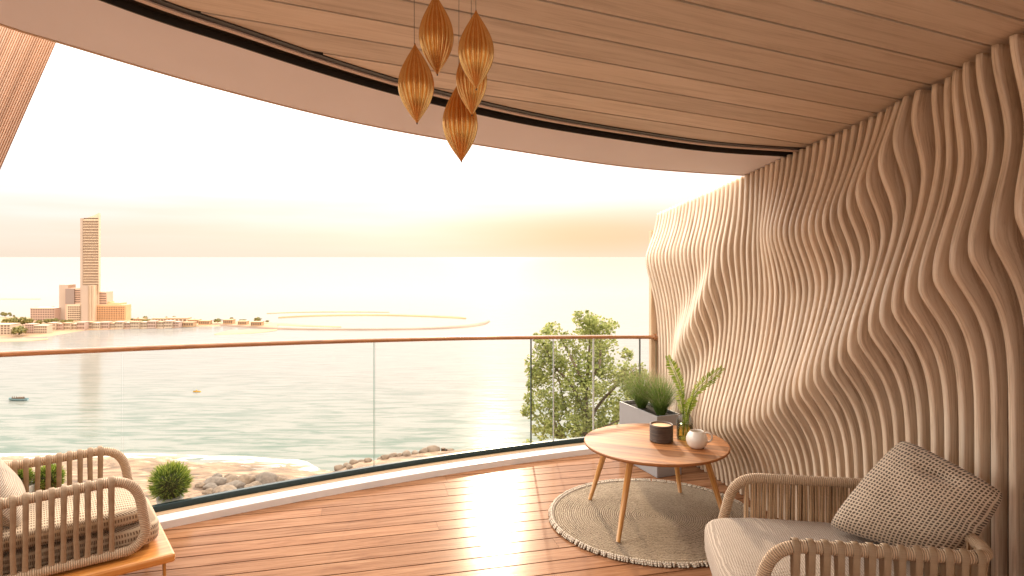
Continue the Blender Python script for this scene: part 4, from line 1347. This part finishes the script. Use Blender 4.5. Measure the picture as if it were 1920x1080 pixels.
mp_ = onz(1309, 842, TT); mp_ = Vector((mp_.x, mp_.y + .03, TT))
mg = empty('mug', mp_, 'round bellied white ceramic mug on the coffee table', 'mug')
prof = [(.030, 0), (.044, .004), (.060, .022), (.0675, .048), (.066, .068), (.055, .092), (.046, .101), (.045, .106), (.042, .108), (.040, .104), (.048, .09), (.058, .07), (.056, .03), (.03, .01)]
mb = MB(); mb.lathe(prof, 48, capt=True); mb.build('body', M['white'], mg)
mb = MB(); mb.tube(cat_rom([(.040, 0, .092), (.068, 0, .097), (.088, 0, .088), (.094, 0, .068), (.084, 0, .046), (.060, 0, .036)], 6), .0062, 10); 
h = mb.build('handle', M['white'], mg); h.rotation_euler = (0, 0, R(-8))

# ------------------------------------------------------------------ planter with two grasses
cn = onz(1232, 897); dl_ = Vector((-.36, .93, 0)).normalized(); dr_ = Vector((.93, .36, 0)).normalized()
pw, pl, ph = .225, .56, .475
t = empty('planter', cn, 'tall grey rectangular planter box in the corner by the slatted wall', 'planter')
mb = MB()
o_ = [Vector((0, 0, 0)), dr_ * pw, dr_ * pw + dl_ * pl, dl_ * pl]
i_ = [(dr_ + dl_) * .014, dr_ * (pw - .014) + dl_ * .014, dr_ * (pw - .014) + dl_ * (pl - .014), dr_ * .014 + dl_ * (pl - .014)]
V = [v + Vector((0, 0, .002)) for v in o_] + [v + Vector((0, 0, ph)) for v in o_] + [v + Vector((0, 0, ph)) for v in i_] + [v + Vector((0, 0, ph - .06)) for v in i_]
fs = [(0, 3, 2, 1)]
for k in range(4):
    k2 = (k + 1) % 4
    fs += [(k, k2, 4 + k2, 4 + k), (4 + k, 4 + k2, 8 + k2, 8 + k), (8 + k, 8 + k2, 12 + k2, 12 + k)]
mb.add(V, fs); mb.build('box', M['planter'], t, .003)
mb = MB(); mb.add([v * 1.0 + Vector((0, 0, ph - .022)) for v in i_], [(0, 1, 2, 3)]); mb.build('soil', M['soil'], t)
def grass_tuft(c, hgt, spread, n, label, seed, name='ornamental_grass'):
    rnd = random.Random(seed); mb = MB()
    for _ in range(n):
        a = rnd.uniform(0, 2 * math.pi); r0 = rnd.random() ** .5 * .035
        sp = spread * rnd.random() ** .7; hh = hgt * rnd.uniform(.45, 1.05) * (1 - .15 * (sp / spread) ** 2)
        b = Vector((math.cos(a) * r0, math.sin(a) * r0, 0)); d = Vector((math.cos(a), math.sin(a), 0))
        side = Vector((-d.y, d.x, 0)) * .0014
        pts = [b + d * sp * (s ** 1.7) + Vector((0, 0, hh * (s - .12 * s * s * sp / spread))) for s in (0, .3, .6, .85, 1)]
        for q in range(4):
            w0, w1 = (1 - q / 4) ** .5, (1 - (q + 1) / 4) ** .5 * .9 + .1
            tone = (.12 + .2 * rnd.random()) if q < 2 else (.35 + .25 * rnd.random() if q == 2 else .8 + .2 * rnd.random())
            mb.add([pts[q] - side * w0, pts[q] + side * w0, pts[q + 1] + side * w1, pts[q + 1] - side * w1], [(0, 1, 2, 3)], 0, tone)
    o = mb.build(name, M['grass'], loc=c)
    return tag(o, label, 'grass plant')
g0 = cn + Vector((0, 0, ph - .022))
grass_tuft(g0 + dr_ * .115 + dl_ * .12, .36, .27, 900, 'nearer tuft of green ornamental grass in the grey planter', 1)
grass_tuft(g0 + dr_ * .105 + dl_ * .38, .37, .30, 900, 'farther tuft of feathery reddish grass in the grey planter', 2)

# ------------------------------------------------------------------ clipped ball shrubs on the outer ledge
def ball_shrub(xc, yc, rp, label, seed, zoff=0):
    Xg = x_at(xc); base = gp(Xg, -.20, 0)
    Yd = base.y * 1.0
    c = ray(xc, yc, Yd); r = rp * Yd / F
    t = empty('clipped_shrub', (c.x, c.y, -.03), label, 'shrub', 'round clipped shrubs outside the glass')
    rnd = random.Random(seed)
    mb = MB()
    n = 1500
    cc = Vector((0, 0, c.z + .03))
    for _ in range(n):
        d = Vector((rnd.gauss(0, 1), rnd.gauss(0, 1), rnd.gauss(0, 1))).normalized()
        if d.z < -.75: continue
        r0 = r * rnd.uniform(.45, .78); r1 = r * rnd.uniform(.86, 1.1)
        k = d.cross(Vector((rnd.gauss(0, 1), rnd.gauss(0, 1), rnd.gauss(0, 1)))).normalized()
        bend = k * r * .12 * rnd.uniform(-1, 1) + Vector((0, 0, r * .10))
        a, b_, e = cc + d * r0, cc + d * (r0 + r1) / 2 + bend * .3, cc + d * r1 + bend
        w_ = k * .0028
        tn = rnd.random()
        mb.add([a - w_, a + w_, b_ + w_, b_ - w_], [(0, 1, 2, 3)], 0, tn * .3)
        mb.add([b_ - w_, b_ + w_, e], [(0, 1, 2)], 0, .4 + .6 * tn)
    mb.build('foliage', M['ball'], t)
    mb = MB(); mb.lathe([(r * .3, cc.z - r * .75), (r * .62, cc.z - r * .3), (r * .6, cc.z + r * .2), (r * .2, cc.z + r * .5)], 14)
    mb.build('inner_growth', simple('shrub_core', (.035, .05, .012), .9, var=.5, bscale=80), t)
    mb = MB(); mb.lathe([(.055, .0), (.075, .012), (.085, max(.03, cc.z - r * .62)), (.07, max(.031, cc.z - r * .61))], 20); mb.build('pot', M['concrete'], t)
ball_shrub(319, 906, 40, 'round clipped shrub right of the left armchair, whole behind the glass', 1)
ball_shrub(92, 899, 28, 'round clipped shrub seen between the far arm straps of the left armchair', 2)
ball_shrub(38, 896, 22, 'leftmost clipped shrub, behind the rear post of the left armchair', 3)

# ------------------------------------------------------------------ the garden tree beyond the glass
TY = 10.0
tr = empty('garden_tree', ray(1095, 1250, TY), 'leafy light green tree growing beyond the glass beside the planter', 'tree')
blobs = [(1092, 600, 20), (1112, 612, 24), (1136, 606, 17), (1148, 618, 12), (1080, 588, 9), (1040, 626, 17), (1022, 622, 11), (1060, 632, 12), (1020, 655, 20), (1052, 668, 32), (1100, 650, 34), (1138, 655, 28),
         (1012, 690, 26), (1045, 705, 34), (1090, 705, 36), (1130, 698, 34), (1160, 690, 20), (1180, 668, 12), (1190, 688, 14), (1206, 700, 9), (1168, 710, 20),
         (1010, 735, 22), (992, 728, 7), (1040, 752, 34), (1085, 755, 30), (1130, 755, 32), (1165, 748, 22), (1000, 770, 20), (986, 776, 9), (1030, 795, 28), (1015, 812, 16), (1066, 790, 22), (1108, 800, 32), (1142, 790, 26), (1046, 820, 14), (1095, 825, 24), (1135, 820, 24), (990, 737, 9), (1175, 790, 22), (1160, 820, 22), (1188, 735, 20), (1202, 718, 14), (1192, 765, 18), (1212, 705, 7), (1000, 700, 12), (996, 750, 12), (1008, 640, 10)]
rnd = random.Random(4)
mb = MB()
k = TY / F
for bx, by, br in blobs:
    n = int(br * br * 1.05) + 20
    dyb = rnd.uniform(-.5, .5)
    for _ in range(n):
        d = Vector((rnd.gauss(0, 1), rnd.gauss(0, 1), rnd.gauss(0, 1))).normalized() * (rnd.random() ** .45)
        if mnoise.noise(Vector((bx * .05 + d.x * 1.3, d.y * 1.3, by * .05 + d.z * 1.3))) < -.14: continue
        c = ray(bx, by, TY) + Vector((d.x * br * k * 1.1, dyb + d.y * br * k * 1.3, d.z * br * k * 1.1)) - tr.location
        a = Vector((rnd.gauss(0, 1), rnd.gauss(0, 1), rnd.gauss(0, .6))).normalized()
        b_ = a.cross(Vector((rnd.gauss(0, 1), rnd.gauss(0, 1), rnd.gauss(0, 1)))).normalized()
        s_ = rnd.uniform(.016, .030)
        mb.add([c - a * s_ * 1.25, c + b_ * s_ * .7 - a * s_ * .2, c + a * s_ * 1.25, c - b_ * s_ * .7 - a * s_ * .2], [(0, 1, 2, 3)], 0, min(1, max(0, rnd.gauss(.5, .28))))
mb.build('crown', M['leaf'], tr)
mb = MB()
root = Vector((0, 0, 0))
def tp_(x, y, dy=0): return ray(x, y, TY) + Vector((0, dy, 0)) - tr.location
mb.tube(cat_rom([tp_(1095, 1260), tp_(1100, 1000), tp_(1096, 830), tp_(1100, 720), tp_(1108, 620)], 6), [.09 - .0033 * i for i in range(25)], 8)
for pts in ([(1098, 850), (1070, 830), (1040, 790), (1020, 740)], [(1098, 840), (1080, 800), (1062, 770), (1045, 700)], [(1098, 780), (1070, 720), (1040, 690), (1022, 650)],
            [(1098, 800), (1125, 760), (1150, 720), (1185, 690)], [(1100, 730), (1080, 690), (1060, 650), (1045, 628)], [(1100, 720), (1120, 680), (1130, 640), (1136, 610)],
            [(1098, 820), (1130, 800), (1160, 780)], [(1085, 830), (1040, 810), (1000, 780)], [(1070, 850), (1052, 800), (1035, 770)]):
    P = cat_rom([tp_(*q, random.uniform(-.3, .3) if i else 0) for i, q in enumerate(pts)], 6)
    mb.tube(P, [.028 * (1 - .85 * i / (len(P) - 1)) + .003 for i in range(len(P))], 6)
mb.build('trunk', M['bark'], tr)
# low bush at the foot of the view, left of the tree
t = empty('garden_bush', ray(990, 990, 9.0), 'small pale bush just above the base channel left of the tree', 'bush')
mb = MB()
for bx, by, br in ((992, 832, 9), (982, 838, 7), (1003, 838, 8), (992, 850, 14), (990, 870, 18)):
    for _ in range(160):
        d = Vector((rnd.gauss(0, 1), rnd.gauss(0, 1), rnd.gauss(0, 1))).normalized() * (rnd.random() ** .45)
        c = ray(bx, by, 9.0) + d * br * 9 / F * 1.1 - t.location
        a = Vector((rnd.gauss(0, 1), rnd.gauss(0, 1), rnd.gauss(0, .6))).normalized(); b_ = a.orthogonal().normalized()
        s_ = rnd.uniform(.010, .018)
        mb.add([c - a * s_, c + b_ * s_ * .7, c + a * s_, c - b_ * s_ * .7], [(0, 1, 2, 3)], 0, min(1, max(0, rnd.gauss(.7, .2))))
mb.build('foliage', M['leaf'], t)
mb = MB(); mb.tube([(0, 0, -2.5), ray(991, 850, 9.0) - t.location], [.03, .01], 6); mb.build('stem', M['bark'], t)

# ------------------------------------------------------------------ cushions
def cushion(hx, hy, hz, p=5.0, puff=.18, n=36, sag=0.0):
    """soft box: rounded in plan and in section, slightly domed; UV in metres"""
    mb = MB()
    def sup(t, e):
        c_, s_ = math.cos(t), math.sin(t)
        return math.copysign(abs(c_) ** e, c_), math.copysign(abs(s_) ** e, s_)
    e1, e2 = 2 / p, .42
    nu, nv = 64, 28
    def f(u, v):
        th = 2 * math.pi * u; ph_ = -math.pi / 2 + math.pi * v
        cx_, sy_ = sup(th, e1)
        cz, sz = sup(ph_, e2)
        x = hx * cx_ * cz; y = hy * sy_ * cz; z = hz * sz
        r2 = (x / hx) ** 2 + (y / hy) ** 2
        z += hz * puff * sz * max(0, 1 - r2 * .6)
        z += .004 * mnoise.noise(Vector((x * 9, y * 9, z * 9)))
        return (x, y, z)
    b0 = len(mb.v)
    for i in range(nu):
        for j in range(nv + 1): mb.v.append(f(i / nu, j / nv))
    for i in range(nu):
        for j in range(nv):
            ids = [(i, j), ((i + 1) % nu, j), ((i + 1) % nu, j + 1), (i, j + 1)]
            idx = [b0 + a * (nv + 1) + b for a, b in ids]
            vs_ = [mb.v[q] for q in idx]
            zc_ = abs(vs_[0][2]) / hz
            if zc_ > .80: uv = [(q[0], q[1]) for q in vs_]
            else:
                aa = [math.atan2(q[1], q[0]) for q in vs_]
                if max(aa) - min(aa) > 3: aa = [x + 2 * math.pi if x < 0 else x for x in aa]
                per = (hx + hy) * 4 / (2 * math.pi)
                uv = [(a_ * per, q[2]) for a_, q in zip(aa, vs_)]
            mb.face(idx, uv, 0, .5, True)
    return mb

def throw_pillow(cs, thick, name, m, label, uvlen=.5, fold=True, peak=None):
    """four corner points in order, a plump square pillow between them"""
    A_, B_, D_, E_ = [Vector(c) for c in cs]           # corners around
    nrm = ((B_ - A_).cross(E_ - A_)).normalized()
    mb = MB()
    n = 36
    def f(sign):
        def g(u, v):
            U, V = 2 * u - 1, 2 * v - 1
            pin = .055
            uu = u + pin * (1 - V * V) * -0 ; vv_ = v
            # edges bow inward between the corners
            k_ = 1 + .03 * (1 - V * V) * abs(U) - .05 * (U * V) ** 6; k2 = 1 + .03 * (1 - U * U) * abs(V) - .05 * (U * V) ** 6; su = .5 + (u - .5) * k_; sv = .5 + (v - .5) * k2
            p_ = (A_ * (1 - su) * (1 - sv) + B_ * su * (1 - sv) + D_ * su * sv + E_ * (1 - su) * sv)
            t_ = thick / 2 * (max(0, 1 - abs(U) ** 2.8) ** .5) * (max(0, 1 - abs(V) ** 2.8) ** .5)
            w_ = .010 * mnoise.noise(Vector((u * 3.2, v * 3.2, sign * 2.0))) * (1 - U * U) * (1 - V * V)
            w_ += .006 * math.sin(14 * (u + v)) * math.exp(-((U * U + V * V - 1.3) / .5) ** 2) * (1 - abs(U)) * (1 - abs(V)) * 3
            if fold:                                      # a pinch in the upper edge
                dd = ((u - .52) ** 2 * 50 + (v - .84 - .1 * (u - .5)) ** 2 * 900)
                w_ -= .045 * math.exp(-dd)
                w_ += .012 * math.exp(-((u - .5) ** 2 * 30 + (v - .76) ** 2 * 300)) + .006 * math.sin(9 * u + 14 * v) * (1 - U * U) * (1 - V * V)
            return p_ + nrm * sign * (t_ + w_ * (1 if t_ > 0 else 0))
        return g
    mb.grid(f(1), n, n, uvf=lambda u, v: (u * uvlen, v * uvlen))
    mb.grid(f(-1), n, n, uvf=lambda u, v: (u * uvlen, v * uvlen), flip=True)
    o = mb.build(name, m)
    return tag(o, label, 'pillow')

# ------------------------------------------------------------------ armchairs
def loc3(o, rz_, p_):
    c_, s_ = math.cos(rz_), math.sin(rz_)
    return Vector((o.x + c_ * p_[0] - s_ * p_[1], o.y + s_ * p_[0] + c_ * p_[1], p_[2]))

def strap_loop(mb, x, y, z0, z1, r, w_, th=.0035, lean=0.0):
    """a flat rattan band hung over the arm rail and tied round the lower rail: front and back faces and the wrap over the top"""
    path = [(-r - th * .5, z0), (-r - th * .4, z0 + .12), (-r - th * .4, z1 - .02), (-r * .98, z1 + r * .3), (-r * .6, z1 + r * .88), (0, z1 + r * 1.14), (r * .6, z1 + r * .88), (r * .98, z1 + r * .3), (r + th * .4, z1 - .02), (r + th * .4, z0 + .12), (r + th * .5, z0)]
    # narrow toward the lower end: the two layers close up
    pts = []
    for (a, z) in path:
        s = max(0, min(1, (z1 - z) / max(.01, (z1 - z0))))
        aa = a * (1 - .62 * min(1, s * 2.2)) if z < z1 else a
        pts.append((aa, z))
    b0 = len(mb.v)
    wob = random.uniform(-.003, .003)
    for i, (a, z) in enumerate(pts):
        q = x + lean * (z1 - z) + wob * math.sin(z * 20)
        s = max(0, min(1, (z1 - z) / max(.01, (z1 - z0))))
        ww = w_ * (1 - .12 * math.sin(math.pi * s))
        nx_, nz_ = (a, z - z1) if z > z1 - .001 else (math.copysign(1, a), 0)
        l_ = math.hypot(nx_, nz_) or 1
        ox, oz = nx_ / l_ * th, nz_ / l_ * th
        mb.v += [(q - ww / 2, y + a, z), (q - ww / 2 * .7, y + a + ox, z + oz), (q + ww / 2 * .7, y + a + ox, z + oz), (q + ww / 2, y + a, z)]
    for i in range(len(pts) - 1):
        for k_ in range(3):
            mb.face([b0 + i * 4 + k_, b0 + (i + 1) * 4 + k_, b0 + (i + 1) * 4 + k_ + 1, b0 + i * 4 + k_ + 1],
                    [(k_ * .008, i * .04), (k_ * .008, i * .04 + .04), (k_ * .008 + .008, i * .04 + .04), (k_ * .008 + .008, i * .04)], 0, .5, True)

# ---- right armchair. local frame: +x to the back of the seat, +y to the far arm, origin under the near-front corner middle
RZ = R(-9)
ORI = Vector((1.075 - .01, 2.856, 0))
ch = empty('armchair', ORI, 'rattan wrapped armchair with a pale woven seat in the right foreground, facing left', 'armchair', rz=RZ)
AZ = .588; AW = .385; AL = .79; rr = .0245
def arm_path(sy, front_lean):
    return fillet([(-.085, sy * AW, .17), (-.07 + front_lean, sy * AW, .26), (.0, sy * AW, AZ), (AL, sy * AW, AZ)], [0, .1, .13, 0])
# arms and back are one bent rail
P = fillet([(-.10, -AW, .20), (.0, -AW, AZ), (AL, -AW, AZ - .0), (AL, AW, AZ), (.0, AW, AZ), (-.10, AW, .20)], [0, .12, .12, .12, .12, 0], 8)
mb = MB(); mb.tube(P, rr, 16); mb.build('arm_rail', M['wrap'], ch)
P = fillet([(-.10, -AW, .20), (AL - .04, -AW, .21), (AL - .04, AW, .21), (-.10, AW, .20)], [0, .1, .1, 0], 8)
mb = MB(); mb.tube(P, .02, 12); mb.build('seat_rail', M['wrap'], ch)
mb = MB(); mb.tube([(-.10, -AW, .2), (-.10, AW, .2)], .02, 12); mb.build('front_rail', M['wrap'], ch)
mb = MB()
nst = 13
for i in range(nst):
    strap_loop(mb, .085 + i * .0535, -AW, .19, AZ, rr + .0015, .026, lean=random.uniform(-.01, .01))
mb.build('arm_straps', M['strap'], ch)
mb = MB()
for i in range(26):                        # the far arm is a dense curtain of cord
    x_ = .06 + i * .0275 + random.uniform(-.003, .003)
    for sd_ in (-.3, .3):
        mb.tube([(x_, AW + sd_ * .022, AZ), (x_ + random.uniform(-.004, .004), AW + sd_ * .010, .42), (x_, AW + sd_ * .018, .215)], .0105, 8)
mb.build('arm_cords', M['strap'], ch)
mb = MB()
for i in range(12):
    y_ = -AW + .10 + i * (2 * AW - .2) / 11
    for sd_ in (-1, 1):
        mb.tube([(AL + sd_ * .022, y_, AZ), (AL - .01 + sd_ * .010, y_, .42), (AL - .04 + sd_ * .016, y_, .215)], .008, 6)
mb.build('back_cords', M['strap'], ch)
for sx, sy in ((-.07, -1), (-.07, 1), (AL - .07, -1), (AL - .07, 1)):
    mb = MB(); mb.tube([(sx, sy * (AW - .03), .19), (sx - .01, sy * (AW - .03), .003)], [.02, .013], 12); mb.build('leg', M['leg'], ch)
mb = MB(); mb.box((AL / 2 - .06, 0, .205), (AL - .06, 2 * AW - .05, .03)); mb.build('seat_board', M['leg'], ch, .01)
cu = cushion(.435, AW - .018, .098, 7, .13).build('seat_cushion', M['seat'], ch); cu.location = (.265, -.0, .322)

throw_pillow([(1.455, 2.965, .455), (1.80, 2.595, .455), (1.925, 2.49, .78), (1.745, 2.87, .89)], .29, 'throw_pillow', M['pillow'],
             'large square throw pillow of coarse crosshatched brown weave leaning in the right armchair', .55)

# ---- left armchair: faces right; local +x forward, +y to the far arm
LRZ = R(37)
LO = Vector((-1.85, 3.153, 0))              # foot of the near arm's front
la = empty('lounge_chair', LO, 'rattan strap lounge chair with thick ribbed cushions and orange wood base, left edge', 'armchair', rz=LRZ)
LA = .615; LW = .62
mb = MB()
mb.box((-.39, LW / 2, .205), (1.10, LW + .16, .045)); mb.build('base_board', wood('orange_wood', (.42, .14, .025), (.62, .24, .05), (.72, .34, .10), scale=(2, 22, 1), rough=.35, coat=.1, coat_r=.12, tonev=0, bump=.05), la, .012)
for yy in (0, LW):
    P = fillet([(-.95, yy, LA - .02), (.0, yy, LA), (.045, yy, .33), (-.01, yy, .262), (-.95, yy, .262)], [0, .13, .12, .05, 0], 8)
    mb = MB(); mb.tube(P, .0235, 16); mb.build('arm_rail', M['wrap'], la)
    mb = MB()
    for i in range(19 if yy == 0 else 11):
        x_ = -.105 - i * .047
        strap_loop(mb, x_, yy, .25, LA - .001 + x_ * .021, .0245, .024, lean=random.uniform(-.01, .01))
    mb.build('arm_straps', M['strap'], la)
# reclining back frame rising from the rear of the arms
for yy in (.0, LW):
    mb = MB(); mb.tube(cat_rom([(-.60, yy, .26), (-.64, yy, .45), (-.71, yy, .64), (-.86, yy, .86)], 8), .026, 14); mb.build('back_post', M['wrap'], la)
mb = MB(); mb.tube(cat_rom([(-.86, 0, .86), (-.90, LW * .25, .88), (-.90, LW * .75, .88), (-.86, LW, .86)], 8), .026, 14); mb.build('back_rail', M['wrap'], la)
mb = MB()
for i in range(14):
    y_ = .03 + i * (LW - .06) / 13
    mb.tube([(-.885, y_, .87), (-.74, y_, .62), (-.66, y_, .30)], .009, 6)
mb.build('back_cords', M['strap'], la)
for sx, sy in ((.12, .0), (.12, LW), (-.82, 0), (-.82, LW)):
    mb = MB(); mb.tube([(sx, sy, .185), (sx + .005, sy, .003)], [.009, .007], 10); mb.build('leg', M['brass'], la)
o = cushion(.485, LW / 2 - .028, .070, 7, .05).build('lower_cushion', M['ribbed'], la); o.location = (-.365, LW / 2, .300)
o = cushion(.455, LW / 2 - .03, .045, 7, .25).build('seat_cushion', M['ribbed'], la); o.location = (-.385, LW / 2, .405)
def Lp(x_, y_, z_): return loc3(LO, LRZ, (x_, y_, z_))
throw_pillow([Lp(-.46, .08, .45), Lp(-.46, .56, .45), Lp(-.70, .56, .80), Lp(-.70, .08, .80)], .17, 'back_pillow', M['stripe'],
             'finely striped beige pillow leaning against the back of the left lounge chair', .5, False)
